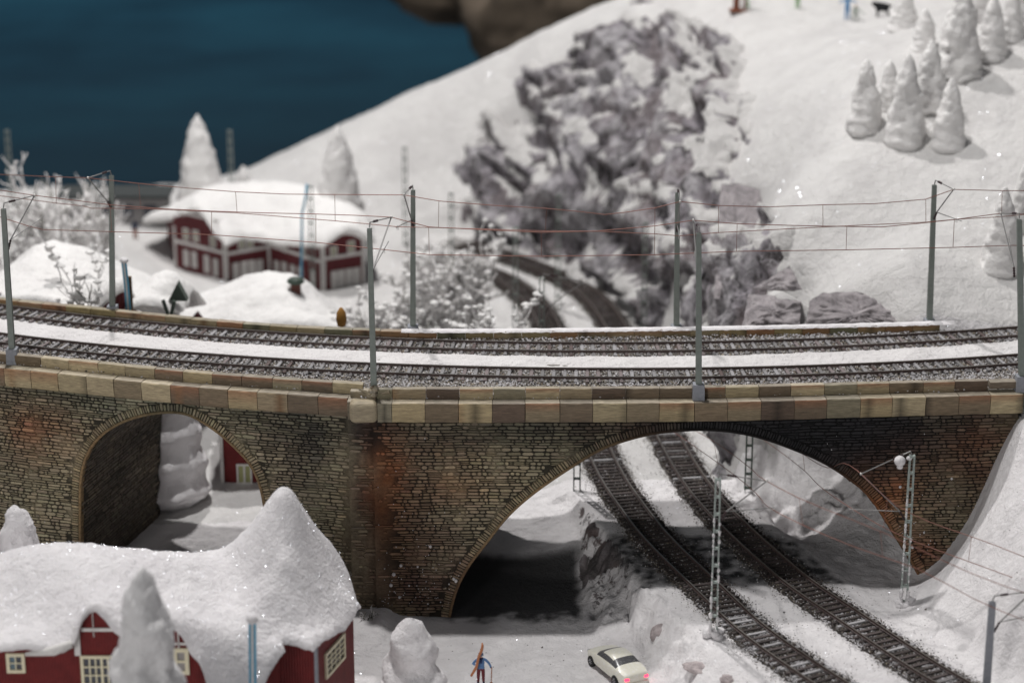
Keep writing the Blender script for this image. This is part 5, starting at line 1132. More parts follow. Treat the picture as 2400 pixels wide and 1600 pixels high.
def person(base, h, rz, label, cols, pose='stand', group=None):
    """cols: jacket, trousers, skin, shoes"""
    k = h/1.75; root = empty('person', base, label, 'person', group, rz); root.scale = (k, k, k)
    mats = [m_simple('cloth_'+str(i), c, .8, 0, .15, 8) for i, c in enumerate(cols)]
    J = {'pelvis': (0, 0, .93, (.17, .12)), 'waist': (0, 0, 1.08, (.16, .12)), 'chest': (0, 0, 1.30, (.20, .135)), 'neckb': (0, 0, 1.46, .08), 'neck': (0, -.005, 1.52, .06), 'head': (0, -.015, 1.63, (.095, .105)), 'crown_': (0, -.01, 1.71, .08),
         'shl': (-.20, 0, 1.40, .075), 'ell': (-.30, .02, 1.14, .062), 'wrl': (-.30, -.12, .95, .045), 'hal': (-.30, -.16, .88, .045), 'shr': (.20, 0, 1.40, .075), 'elr': (.31, .02, 1.14, .062), 'wrr': (.35, -.14, .98, .045), 'har': (.36, -.17, .91, .045),
         'hil': (-.09, 0, .85, .10), 'knl': (-.11, -.02, .48, .08), 'anl': (-.12, .02, .10, .06), 'tol': (-.13, -.14, .05, .05), 'hir': (.09, 0, .85, .10), 'knr': (.11, -.02, .48, .08), 'anr': (.12, .02, .10, .06), 'tor': (.13, -.14, .05, .05)}
    if pose == 'skis': J['ell'] = (-.36, -.02, 1.18, .065); J['wrl'] = (-.24, -.20, 1.22, .05); J['hal'] = (-.19, -.24, 1.24, .045); J['elr'] = (.36, .0, 1.18, .062); J['wrr'] = (.44, -.10, .98, .048); J['har'] = (.45, -.13, .92, .045)
    if pose == 'arms': J['ell'] = (-.42, -.05, 1.30, .06); J['wrl'] = (-.62, -.1, 1.18, .045); J['hal'] = (-.67, -.1, 1.15, .04); J['elr'] = (.42, 0, 1.28, .06); J['wrr'] = (.62, 0, 1.20, .045); J['har'] = (.67, 0, 1.18, .04)
    if pose == 'crouch':
        for q in ('pelvis', 'waist', 'chest', 'neckb', 'neck', 'head', 'crown_', 'shl', 'shr', 'ell', 'elr', 'wrl', 'wrr', 'hal', 'har', 'hil', 'hir'):
            x, y, z, r = J[q]; J[q] = (x, y-(z-.9)*.35+.1, z-.35-.05*(z-.9), r)
        J['knl'] = (-.22, -.25, .42, .08); J['knr'] = (.24, -.20, .45, .08); J['elr'] = (.45, -.2, .80, .06); J['wrr'] = (.72, -.25, .62, .045); J['har'] = (.80, -.25, .58, .04)
    E = [('pelvis', 'waist'), ('waist', 'chest'), ('chest', 'neckb'), ('neckb', 'neck'), ('neck', 'head'), ('head', 'crown_'), ('neckb', 'shl'), ('shl', 'ell'), ('ell', 'wrl'), ('wrl', 'hal'), ('neckb', 'shr'), ('shr', 'elr'), ('elr', 'wrr'), ('wrr', 'har'),
         ('pelvis', 'hil'), ('hil', 'knl'), ('knl', 'anl'), ('anl', 'tol'), ('pelvis', 'hir'), ('hir', 'knr'), ('knr', 'anr'), ('anr', 'tor')]
    zn, zp = J['neck'][2]-.0, J['pelvis'][2]-.02; hands = [Vector(J['hal'][:3]), Vector(J['har'][:3])]
    def mf(c):
        if c.z > zn: return 2
        if min((c-q).length for q in hands) < .075: return 2 if pose != 'skis' else 3
        if c.z < .12: return 3
        return 1 if c.z < zp and abs(c.x) < .24 else 0
    skinned('body', J, E, root, mf, mats)
    hd = Vector(J['head'][:3])
    mb = MB(); blob(mb, hd+Vector((0, -.105, -.01)), .022, 6); mb.build('nose', mats[2], root, True)
    for s in (-1, 1): mb = MB(); blob(mb, hd+Vector((s*.04, -.098, .02)), .014, 6); mb.build('eye', M['insul'], root, True)
    return root, J, mats
sk, J, mt = person(atZ(1127, 1600, -12.96), 1.72, .12, 'tiny skier in blue jacket and maroon trousers carrying tan skis, on the snow', [(.10, .19, .36), (.13, .025, .03), (.60, .34, .25), (.03, .05, .10)], 'skis'); sk.scale = (sk.scale[0]*1.22, sk.scale[1]*1.1, sk.scale[2])
hd = Vector(J['head'][:3])
mb = MB(); mb.lathe([(.118, .0), (.122, .05), (.112, .11), (.075, .17), (.02, .20)], 12, c=hd+Vector((0, .01, .02))); mb.build('knit_hat', m_simple('navy_hat', (.06, .11, .20), .9), sk, True)
mb = MB(); mb.lathe([(.124, .0), (.126, .045)], 12, c=hd+Vector((0, .01, .025))); mb.build('hat_band', m_simple('hat_band', (.35, .42, .50), .9), sk, True)
mb = MB(); mb.lathe([(.10, 0), (.11, .04), (.085, .09)], 10, c=(0, -.01, 1.45)); mb.box((.0, -.14, 1.36), (.09, .05, .22)); mb.build('scarf', m_simple('navy_scarf', (.02, .035, .10), .9), sk, True)
kb = Vector(sk.location); Rz = Matrix.Rotation(sk.rotation_euler.z, 3, 'Z'); sc_ = sk.scale[0]
def skw(v): return kb+Rz@Vector([a*b for a, b in zip(v, sk.scale)])
for i, dx in enumerate((0, .06)):
    mb = MB(); pts = [(-.46+dx*.2, -.30+dx, .62), (-.22+dx*.2, -.30+dx, 1.14), (-.12+dx*.2, -.27+dx, 1.7), (.02+dx*.2, -.22+dx, 2.05), (.06+dx*.2, -.16+dx, 2.25), (.05+dx*.2, -.10+dx, 2.42)]
    mb.tube([skw(p) for p in pts], [.06, .075, .07, .075, .07, .03], 6); o = mb.build('ski', m_simple('tan_ski', (.42, .16, .07), .5), None, True); tag(o, ('front' if i == 0 else 'back')+' ski of the pair leaning on the shoulder of the skier in blue', 'ski', 'skis carried by the skier')
mb = MB(); mb.tube([skw((.47, -.16, 1.0)), skw((.44, -.2, .0))], .028, 6); mb.lathe([(.005, -.01), (.09, 0), (.09, .03), (.01, .04)], 10, c=skw((.442, -.2, .08))); o = mb.build('ski_pole', m_simple('brown_pole', (.30, .13, .07), .6), None); tag(o, 'brown ski pole held in the right-hand glove of the skier in blue', 'ski pole')
p = ground_hit(1985, 46); person((p[0], p[1], p[2]), 1.95, .1, 'person in light blue clothes with arms out near the top edge of the hill', [(.12, .30, .55), (.10, .26, .50), (.5, .3, .2), (.08, .2, .4)], 'arms')
p = ground_hit(2004, 50); person((p[0], p[1]-.2, p[2]), 1.75, -.2, 'person in pale grey crouching beside the one in light blue', [(.42, .46, .42), (.35, .38, .34), (.35, .2, .1), (.3, .3, .3)], 'crouch')
p = ground_hit(1869, 22); person((p[0], p[1], p[2]), 1.7, .3, 'person in green cut by the top edge of the frame', [(.16, .42, .12), (.20, .40, .15), (.5, .3, .2), (.2, .2, .2)], 'stand')
p = ground_hit(318, 562); person((p[0], p[1], p[2]), 1.7, .5, 'blurred person in dark blue with orange trousers left of the farmhouse', [(.02, .03, .07), (.30, .08, .03), (.05, .04, .04), (.1, .06, .04)], 'stand')
# black shaggy dog
p = ground_hit(2067, 42); root = empty('dog', (p[0], p[1], p[2]), 'black shaggy dog standing on the snow right of the two people', 'dog', rz=.1); root.scale = (1.15, 1.3, 1.6)
J = {'hip': (.36, 0, .52, .21), 'mid': (0, 0, .54, .22), 'chest': (-.32, 0, .55, .24), 'neck': (-.48, 0, .66, .15), 'head': (-.62, 0, .70, .13), 'muz': (-.76, 0, .64, .07)}
E = [('hip', 'mid'), ('mid', 'chest'), ('chest', 'neck'), ('neck', 'head'), ('head', 'muz')]
for nm, x, y, at in (('fl', -.32, -.12, 'chest'), ('fr', -.30, .12, 'chest')): J[nm+'a'] = (x, y, .34, .08); J[nm+'b'] = (x-.02, y, .18, .05); J[nm+'c'] = (x-.04, y, .04, .05); E += [(at, nm+'a'), (nm+'a', nm+'b'), (nm+'b', nm+'c')]
for nm, x, y in (('hl', .36, -.12), ('hr', .38, .12)): J[nm+'a'] = (x-.06, y, .34, .09); J[nm+'b'] = (x+.08, y, .20, .05); J[nm+'c'] = (x+.02, y, .04, .05); E += [('hip', nm+'a'), (nm+'a', nm+'b'), (nm+'b', nm+'c')]
J['tail'] = (.56, 0, .60, .05); J['tail2'] = (.70, 0, .52, .035); E += [('hip', 'tail'), ('tail', 'tail2')]
skinned('body', J, E, root, lambda c: 0, [m_simple('black_fur', (.02, .02, .022), .95, 0, .4, 12, .8)])
for s in (-1, 1): mb = MB(); mb.tube([(-.60, s*.08, .80), (-.58, s*.14, .70)], [.05, .02], 5); mb.build('ear', M['insul'], root)

# ------------------------------------------------------------------ small cream car with lit tail lamps
M['carpaint'] = mat('cream_car_paint', (.72, .70, .60), .32, 0, .5); nt = NT(M['carpaint']); nt.l(nt.mix((.72, .70, .60), (.80, .79, .78), nt.ramp(nt.noise(6, 6, .75), [(.50, (0, 0, 0)), (.62, (.75,)*3)])), nt.b.inputs['Base Color'])
M['carglass'] = mat('car_glass', (.09, .09, .095), .25, 0, .5); nt = NT(M['carglass']); nt.l(nt.mix((.08, .08, .085), (.55, .55, .55), nt.ramp(nt.noise(7, 6, .8), [(.56, (0, 0, 0)), (.70, (.7,)*3)])), nt.b.inputs['Base Color'])
M['tyre'] = mat('tyre_black', (.02, .02, .02), .8); M['chrome'] = mat('wheel_silver', (.5, .5, .52), .3, .8); M['tail'] = mat('lit_tail_lamp', (.8, .03, .06), .3, 0, .5, (1, .03, .09), 3.2)
def car(loc, rz):
    root = empty('car', loc, 'small cream-coloured car dusted with snow, red tail lamps lit, beside the rock bank', 'car', rz=rz)
    #   x     hw   zlow  zbelt roofhw zroof
    ST = [(-2.15, .66, .34, .72, .55, .80), (-2.05, .76, .24, .86, .66, .92), (-1.6, .83, .22, .93, .70, .99), (-1.25, .85, .22, .95, .62, 1.10), (-.75, .86, .22, .95, .58, 1.32), (-.2, .87, .22, .94, .58, 1.37), (.35, .87, .22, .92, .57, 1.33), (.85, .86, .22, .90, .62, 1.08), (1.15, .85, .22, .87, .70, .93), (1.6, .82, .22, .80, .68, .86), (1.98, .74, .25, .68, .60, .73), (2.15, .60, .34, .56, .48, .60)]
    V, F, mi = [], [], []
    for x, hw, zl, zb, rw, zr in ST:
        half = [(hw*.86, zl), (hw*.99, zl+.14), (hw, (zl+zb)/2+.06), (hw*.965, zb-.02), (hw*.93, zb+.015), (rw+.05*(zr > 1.05), zr-.05), (rw*.72, zr), (0, zr+.018)]
        ring = [(y, z) for y, z in half]+[(-y, z) for y, z in half[-2::-1]]; V += [(x, y, z) for y, z in ring]
    n = 15
    for i in range(len(ST)-1):
        for k in range(n-1):
            g = 0
            if 3 <= i <= 6 and k in (4, 9): g = 1 if k == 4 else 2
            if i in (3,) and k in (5, 6, 7, 8): g = 3
            if i in (6,) and k in (5, 6, 7, 8): g = 4
            F.append((i*n+k, i*n+k+1, (i+1)*n+k+1, (i+1)*n+k)); mi.append(g)
    F += [tuple(range(n))[::-1], tuple((len(ST)-1)*n+k for k in range(n))]; mi += [0, 0]
    me = bpy.data.meshes.new('car'); me.from_pydata(V, [], F); me.polygons.foreach_set('material_index', mi); me.update(); o = bpy.data.objects.new('tmp', me); COL.objects.link(o)
    for k in range(5): me.materials.append(M['carpaint'])
    s = o.modifiers.new('s', 'SUBSURF'); s.levels = 2; dg = bpy.context.evaluated_depsgraph_get(); m2 = bpy.data.meshes.new_from_object(o.evaluated_get(dg)); bpy.data.objects.remove(o)
    Vv = np.array([v.co[:] for v in m2.vertices]); PF = [(p.material_index, tuple(p.vertices)) for p in m2.polygons]
    for g, nm, m_ in ((0, 'body', M['carpaint']), (1, 'side_window', M['carglass']), (2, 'side_window', M['carglass']), (3, 'rear_window', M['carglass']), (4, 'windscreen', M['carglass'])):
        ff = [f for a, f in PF if a == g]; us = sorted({v for f in ff for v in f}); mp = {v: i for i, v in enumerate(us)}
        me2 = bpy.data.meshes.new(nm); me2.from_pydata([tuple(Vv[v]*(1 if g == 0 else .998)) for v in us], [], [tuple(mp[v] for v in f) for f in ff]); me2.polygons.foreach_set('use_smooth', [True]*len(ff)); link(nm, me2, m_, root)
    for x in (-1.28, 1.32):
        for sy in (-1, 1):
            wh = empty('wheel', (x, sy*.80, .31)); wh.parent = root
            MM = Matrix.Rotation(R(90), 3, 'X'); mb = MB(); mb.lathe([(.18, -.09), (.30, -.09), (.31, -.05), (.31, .05), (.30, .09), (.18, .09)], 20, M=MM); mb.build('tyre', M['tyre'], wh, True)
            mb = MB(); mb.lathe([(.05, -.095*sy*-1), (.17, -.085*sy*-1), (.19, -.06*sy*-1)], 14, M=MM)
            for k in range(7): a = k*6.283/7; mb.box((.11*math.cos(a), sy*.10, .11*math.sin(a)), (.10, .02, .035), Matrix.Rotation(-a, 3, 'Y'))
            mb.build('rim', M['chrome'], wh)
    for sy in (-1, 1):
        mb = MB(); mb.box((-2.10, sy*.58, .66), (.12, .26, .15)); o = mb.build('tail_lamp', M['tail'], root); bv = o.modifiers.new('b', 'BEVEL'); bv.width = .03
        mb = MB(); mb.box((2.05, sy*.52, .56), (.12, .24, .13)); mb.build('headlamp', M['chrome'], root)
    mb = MB(); mb.box((-2.16, 0, .36), (.10, 1.35, .16)); mb.build('rear_bumper', M['carpaint'], root)
    return root
pf, pr_ = atZ(1389, 1561, -12.97), atZ(1441, 1604, -12.97); dv = (pf-pr_)[:2]; dv /= np.hypot(*dv); nrm = np.array([dv[1], -dv[0]])
cc_ = (pf[:2]+pr_[:2])/2+nrm*.8
car((cc_[0], cc_[1], -13.0), math.atan2(dv[1], dv[0]))
# ------------------------------------------------------------------ village behind the viaduct
def simple_house(name, label, poly_ctrl, poly, th, walls, zb, m=None, extra=None, lam=.01, step=.2, cat='house', drop=.3):
    P = [tuple(atY(*t)) if len(t) == 3 and t[0] > 60 or (len(t) == 3 and t[1] > 100) else t for t in poly_ctrl]
    f = tps_fit(P, lam); c = np.mean([p[:2] for p in poly], 0); root = empty(name, (c[0], c[1], zb), label, cat)
    blanket('snow_roof', poly, f, th, M['snow_far'], step, .5, .15, .15, root)
    fs = [Facade(a, b, zb, root, m or M['redfar'], lambda x, y: f(x, y), drop=drop, st=.3) for a, b in walls]
    return root, f, fs
Y_ = lambda *t: tuple(atY(*t))
# farmhouse
A, B, C, D, E_ = (-26.7, 48.3), (-22.3, 44.8), (-19.1, 46.9), (-14.5, 42.1), (-11.5, 43.8)
ctrl = [Y_(405, 500, 48.8), Y_(430, 492, 47.6), Y_(449, 478, 46.6), Y_(480, 500, 45.6), Y_(505, 540, 44.6), Y_(530, 563, 43.9), Y_(574, 545, 45.6), Y_(628, 552, 45.9), Y_(700, 562, 43.2), Y_(757, 566, 41.4), Y_(790, 540, 41.7), Y_(819, 527, 42.1), Y_(850, 540, 43), Y_(880, 556, 44.2),
        Y_(478, 447, 50), Y_(530, 436, 51), Y_(600, 431, 51.5), Y_(680, 436, 51), Y_(740, 448, 50), Y_(800, 470, 48.5), Y_(850, 495, 47), Y_(560, 490, 48.5), Y_(650, 500, 48), Y_(740, 510, 45.6), (-28, 55, -7.2), (-20, 58, -7.2), (-13, 55, -7.4), (-11.2, 50, -7.4), (-29.5, 52, -6.6)]
poly = [c[:2] for c in ctrl[:14]]+[(-10.9, 46.6), (-11.6, 51), (-13.5, 56), (-20, 58.5), (-28, 56), (-29.6, 51)]
root, f, W_ = simple_house('farmhouse', 'blurred dark red farmhouse with white trim and two gables under thick snow', ctrl, poly, .8, [(A, B), (B, C), (C, D), (D, E_), (E_, (-12.6, 49)), ((-12.6, 49), (-28, 54)), ((-28, 54), A)], -10.3)
band = [((411, 560), (530, 597)), ((530, 597), (632, 575)), ((632, 575), (757, 612)), ((757, 612), (857, 585))]
for fc, ((x0, y0), (x1, y1)) in zip(W_, band):
    za = (fc.hit(x0, y0)[1]+fc.hit(x1, y1)[1])/2; fc.board(0.0, za-.12, fc.L, za+.12, M['white'], 'band_board', .06, .12)
    for x in (0, fc.L): fc.board(max(0, x-.16), 0, min(fc.L, x+.16)+(.0), za+1.2, M['white'], 'corner_board', .07, .12)
za = W_[0].hit(470, 545)[1]+1.3; W_[0].board(.6, za-.1, W_[0].L-.5, za+.1, M['white'], 'band_board', .06, .12)
for fc, L in ((W_[0], [(438, 610, 1.3), (457, 614, 1.3), (486, 624, 1.4), (507, 632, 1.4)]), (W_[1], [(552, 640, 1.3), (572, 637, 1.3), (590, 634, 1.3), (608, 632, 1.3)]), (W_[2], [(650, 635, 1.3), (668, 638, 1.3), (688, 645, 1.3), (706, 650, 1.3), (735, 668, 2.1)]), (W_[3], [(783, 668, 1.9), (800, 662, 1.7), (818, 658, 1.6), (835, 654, 1.5)])):
    for px, py, h in L: x, z = fc.hit(px, py); fc.window(x-.27, z-h/2+.2, x+.27, z+h/2+.2, 1, 2, M['white'], M['white'], fw=.08, panes=False)
for fc, L in ((W_[0], [(437, 548), (460, 552), (500, 565)]), (W_[1], [(565, 568), (585, 566)]), (W_[2], [(668, 575), (712, 592)]), (W_[3], [(781, 590), (822, 577)])):
    for px, py in L: x, z = fc.hit(px, py); fc.window(x-.3, z-.5, x+.3, z+.45, 2, 2, M['white'], M['paneyellow'], fw=.09, panes=False)
# house seen through the left arch (its roof stays hidden by the deck)
ctrl = [(-19.2, 9.2, -7.2), (-15, 9.0, -7.2), (-10.4, 9.2, -7.3), (-19.6, 13, -5.6), (-15, 13, -5.4), (-10, 13, -5.6), (-19.2, 17, -7.2), (-15, 17.2, -7.2), (-10.4, 17, -7.3)]
root, f, W2 = simple_house('red_house', 'dark red board house with a pale framed window, seen through the small left arch', ctrl, [(-19.4, 9.1), (-15, 8.9), (-10.2, 9.1), (-9.8, 13), (-10.2, 17.2), (-15, 17.4), (-19.4, 17.2), (-19.8, 13)], .6, [((-18.7, 9.9), (-10.9, 9.9)), ((-10.9, 9.9), (-10.9, 16.6)), ((-10.9, 16.6), (-18.7, 16.6)), ((-18.7, 16.6), (-18.7, 9.9))], -13.1, M['red'])
W2[0].board(-.02, 0, .2, 5.4, M['white'], 'corner_board', .06, .14)
fc = W2[0]; x0, z0 = fc.hit(556, 1133); x1, z1 = fc.hit(590, 1086); fc.window(x0, z0, x1, z1, 2, 1, M['white'], M['paneyellow'], fw=.11, mun=.12)
# snow-covered house with the chimney, farther back
hy = 24.
ctrl = [Y_(600, 638, hy), Y_(660, 639, hy), Y_(705, 650, hy), Y_(540, 662, hy), Y_(470, 690, hy-.6), Y_(430, 716, hy-1.4), Y_(750, 688, hy), Y_(792, 735, hy), Y_(600, 690, hy-3.5), Y_(700, 705, hy-3.5), Y_(480, 735, hy-4), Y_(600, 745, hy-5.5), Y_(720, 745, hy-5.5), (-22, hy+4, -6.5), (-15, hy+5, -6.5), (-11.5, hy+4, -7)]
poly = [Y_(405, 760, hy-5)[:2], Y_(500, 775, hy-6)[:2], Y_(640, 780, hy-6.3)[:2], Y_(760, 775, hy-6)[:2], Y_(815, 755, hy-4)[:2], Y_(812, 745, hy)[:2], (-11.2, hy+4.5), (-16, hy+5.5), (-22.5, hy+4.5), Y_(400, 740, hy)[:2]]
root, f, W2 = simple_house('snowed_in_house', 'low house under a broad snow roof with a brown chimney, right behind the rear parapet', ctrl, poly, .8, [], -12)
a_, b_, c_, d_ = Y_(430, 770, hy-4.2)[:2], Y_(785, 770, hy-4.2)[:2], (-12.0, hy+3.6), (-21.5, hy+3.6)
for p_, q_ in ((a_, b_), (b_, c_), (c_, d_), (d_, a_)): Facade(p_, q_, -12, root, M['redfar'], lambda x, y: f(x, y), drop=.4, st=.4)
mb = MB(); p = atY(694, 690, 21.5); mb.box((p[0], 21.5, p[2]-.2), (.62, .62, 2.0)); o = mb.build('chimney', m_simple('chimney_brown', (.12, .05, .04), .8), root); o.location = -Vector(root.location)
mb = MB(); mb.lathe([(.5, 0), (.62, .12), (.5, .32), (.2, .40)], 10, c=(p[0], 21.5, p[2]+.8)); o = mb.build('chimney_cowl', M['darkgreen'], root); o.location = -Vector(root.location)
for px, py, y in ((458, 744, 17.5),):
    p = atY(px, py, y); mb = MB(); mb.add([(-.75, 0, -.6), (.75, 0, -.6), (.12, 0, .32), (-.75, .5, -.6), (.75, .5, -.6), (.12, .5, .32)], [(0, 1, 2), (5, 4, 3), (0, 2, 5, 3), (1, 4, 5, 2), (0, 3, 4, 1)]); o = mb.build('dormer', M['redfar'], root); o.location = Vector(p)-Vector(root.location)
# snow-buried hut behind the left rear mast
ctrl = [Y_(60, 590, 20), Y_(110, 568, 20), Y_(160, 572, 20), Y_(215, 600, 19), Y_(20, 625, 20), Y_(-20, 660, 20), Y_(258, 655, 14), Y_(232, 690, 13.2), Y_(215, 715, 13), Y_(290, 660, 14.5), Y_(300, 690, 15), Y_(60, 690, 12), Y_(140, 700, 12), Y_(100, 640, 15.5), Y_(200, 665, 14.5), (-33, 26, -4), (-26, 27, -4), (-22.5, 22, -4)]
poly = [Y_(-60, 700, 13)[:2], Y_(60, 720, 11.4)[:2], Y_(150, 725, 11.4)[:2], Y_(212, 718, 12)[:2], Y_(232, 690, 12.6)[:2], Y_(260, 668, 12.8)[:2], Y_(292, 672, 13.5)[:2], (-22.8, 17), (-22.5, 22), (-26, 27), (-33, 27), (-37, 22), (-37, 16)]
root, f, W3 = simple_house('red_hut', 'small red hut under a big snow mound, just behind the left rear mast', ctrl, poly, .9, [], -12)
p0, p1 = Y_(222, 735, 13.2), Y_(293, 735, 13.8); fc = Facade(p0, p1, -8, root, M['redfar'], lambda x, y: f(x, y), drop=.2); 
Facade(p1, (-22.9, 19), -8, root, M['redfar'], lambda x, y: f(x, y), drop=.3)
# little hut with a dark green gable
pk = atY(385, 632, 16); ctrl = [tuple(pk), Y_(330, 670, 16), Y_(300, 705, 15.5), Y_(420, 668, 15.0), Y_(432, 700, 14.6), Y_(350, 700, 13), Y_(400, 715, 13), Y_(370, 655, 15), (pk[0]-2, 20, -4), (pk[0]+2, 20, -4), (pk[0], 18, -2.2)]
poly = [Y_(300, 735, 13)[:2], Y_(395, 735, 12.6)[:2], Y_(420, 690, 13.4)[:2], Y_(440, 700, 14.5)[:2], (pk[0]+2.2, 19), (pk[0], 21), (pk[0]-2.6, 19), (pk[0]-3, 15.5)]
root, f, W4 = simple_house('green_gabled_hut', 'small snow-covered hut with a dark green gable left of the farmhouse corner', ctrl, poly, .6, [], -12, cat='hut')
p = atY(416, 690, 13.2); mb = MB(); mb.add([(-.62, 0, -.45), (.6, 0, -.45), (.02, 0, .75), (-.62, .8, -.45), (.6, .8, -.45), (.02, .8, .75)], [(0, 1, 2), (5, 4, 3), (0, 2, 5, 3), (1, 4, 5, 2), (0, 3, 4, 1)]); o = mb.build('gable', M['darkgreen'], root); o.location = Vector(p)-Vector(root.location)
for i, (a, b) in enumerate((((382, 703), (394, 738)), ((408, 705), (402, 738)))):
    mb = MB(); mb.tube([atY(*a, 12.2), atY(*b, 12.2)], .14, 6); o = mb.build('post', M['darkgreen'], root); o.matrix_parent_inverse = Matrix.Translation(-Vector(root.location))
# flat grey shed far left
p = atY(275, 505, 58); root = empty('flat_roofed_shed', (p[0], 58, gz(p[0], 58)), 'long low grey shed with a dark flat roof edge, far left behind the bushes', 'shed')
mb = MB(); mb.box((0, 0, 1.0), (8.5, 3, 2.2)); mb.build('wall', m_simple('grey_shed', (.25, .24, .24), .8), root); mb = MB(); mb.box((0, 0, 2.25), (9.2, 3.6, .28)); mb.build('roof', m_simple('dark_roof', (.05, .055, .055), .8), root)
for x in (-3, -1, 1, 3): mb = MB(); mb.box((x, -1.53, 1.1), (1.1, .08, 1.0)); mb.build('window', M['glass'], root)

# blue and white striped poles
M['blue'] = m_simple('light_blue_pole', (.09, .33, .50), .5, 0, .1); 
def striped_pole(top, bot, w_, label, wobble=0, cap=True):
    top, bot = Vector(top), Vector(bot); root = empty('striped_pole', bot, label, 'pole', 'blue and white striped poles'); v = top-bot; n = 9
    pts = [v*(i/n)+Vector((wobble*math.sin(i*1.1)*(i > 0), 0, 0)) for i in range(n+1)]
    for k, (off, m_) in enumerate(((-w_*.33, M['blue']), (0, M['white']), (w_*.33, M['blue']))):
        mb = MB(); q = [p+Vector((off, -.01*(k == 1), 0)) for p in pts]
        for a, b in zip(q[:-1], q[1:]): mb.add([a+Vector((-w_*.165, 0, 0)), a+Vector((w_*.165, 0, 0)), b+Vector((w_*.165, 0, 0)), b+Vector((-w_*.165, 0, 0)), a+Vector((-w_*.165, .12, 0)), a+Vector((w_*.165, .12, 0)), b+Vector((w_*.165, .12, 0)), b+Vector((-w_*.165, .12, 0))], [(0, 1, 2, 3), (7, 6, 5, 4), (0, 3, 7, 4), (1, 5, 6, 2)]+([(3, 2, 6, 7)] if b is q[-1] else []))
        mb.build('stripe', m_, root)
    mb = MB(); mb.box(v*.56+Vector((0, -.03, 0)), (w_*1.05, .06, .07)); mb.build('clasp', M['white'], root)
    if cap: mb = MB(); blob(mb, v+Vector((0, 0, .05)), w_*.9, 10, .7, .15); mb.build('snow_cap', M['snow_roof'], root, True)
    return root
t_ = atY(591, 1452, -29.5); striped_pole(t_, (t_[0]-.25, -29.5, -13), .36, 'blue and white striped pole with snow cap before the cottage roof')
t_ = atY(291, 612, 9); striped_pole(t_, (t_[0]+.1, 9, -11.5), .32, 'wavy blue and white striped pole behind the rear parapet, left', .07)
t_ = atY(719, 432, 40); b_ = atY(708, 500, 40); mb = MB(); mb.tube([t_, atY(716, 465, 40), b_, (b_[0]-.3, 40, -10.4)], .09, 6); o = mb.build('blue_pole', M['blue'], None, True); tag(o, 'thin bent light blue pole leaning by the mast before the farmhouse', 'pole')
mb = MB(); t_ = atY(302, 648, 9.6); mb.box((t_[0], 9.6, (t_[2]-12)/2), (.30, .25, t_[2]+12)); o = mb.build('wooden_post', m_simple('brown_post', (.16, .09, .04), .8)); tag(o, 'brown wooden post right of the wavy blue pole', 'post')
p = atY(800, 745, 7); mb = MB(); mb.lathe([(.25, -.5), (.33, -.1), (.28, .35), (.12, .62), (.02, .7)], 10, c=(p[0], 7, p[2])); mb.tube([(p[0], 7, p[2]-.4), (p[0], 7, gz(p[0], 7))], .08, 5); o = mb.build('beehive_post', m_simple('ochre', (.34, .17, .04), .8), None, True); o.name = 'ochre_post'; tag(o, 'small ochre-brown rounded post in the snow left of the broken-based mast', 'post')
# wooden stand at the top edge
p = ground_hit(1738, 26); root = empty('wooden_stand', (p[0], p[1], p[2]), 'wooden stand with coloured posts at the top edge above the cliff', 'stand'); wood = m_simple('red_brown_wood', (.22, .08, .045), .7)
mb = MB(); mb.box((0, 0, .06), (1.9, 1.0, .14)); mb.build('platform', wood, root)
for x, m_, r in ((-.55, wood, .13), (-.3, wood, .13), (.1, M['white'], .09), (.3, wood, .08), (.5, m_simple('green_post', (.10, .35, .10), .7), .06)): mb = MB(); mb.tube([(x, 0, .1), (x+.03, 0, 3.2)], r, 6); mb.build('post', m_, root)
# brown boulders hanging above the horizon in front of the backdrop
m = mat('brown_rock', (.06, .05, .035), .9); nt = NT(m); nt.l(nt.ramp(nt.noise(.12, 5, .6, dist=.6), [(.3, (.022, .018, .014)), (.5, (.085, .066, .048)), (.72, (.24, .19, .145))]), nt.b.inputs['Base Color'])
def boulder(c, rad, label, seed, rot=0):
    n, rws = 48, 32; th = np.linspace(0.001, np.pi-.001, rws)[:, None]; an = np.linspace(0, 2*np.pi, n, endpoint=False)[None]
    d = np.stack([np.sin(th)*np.cos(an), np.sin(th)*np.sin(an), np.cos(th)+0*an], -1); s = 1+.16*fbm(d[..., 0]*1.3+seed, d[..., 1]*1.3, d[..., 2]*1.3, 4)
    V = (d*s[..., None]*np.array(rad)).reshape(-1, 3); i = np.arange(rws*n).reshape(rws, n); j = np.roll(i, -1, 1); F = np.stack([i[:-1], j[:-1], j[1:], i[1:]], -1).reshape(-1, 4)
    o = link('brown_boulder', np_mesh('brown_boulder', V, F[:, ::-1], smooth=True), m); o.location = Vector(c); o.rotation_euler = (0, rot, 0); return tag(o, label, 'rock', 'brown rocks beyond the crest')
Yb = 120.; sc_b = (Yb+CAM_D)/CAM_F
boulder(atY(1290, 10, Yb), (220*sc_b, 9, 165*sc_b), 'big dark brown rock rising behind the snow crest at the top', 1, .15)
boulder(atY(1060, -60, Yb+8), (215*sc_b, 8, 108*sc_b), 'flat brown rock hanging at the top edge left of the bigger one', 6, .12)
boulder(atY(1500, -60, Yb+6), (200*sc_b, 8, 170*sc_b), 'brown rock at the top edge behind the cliff top', 9, .1)
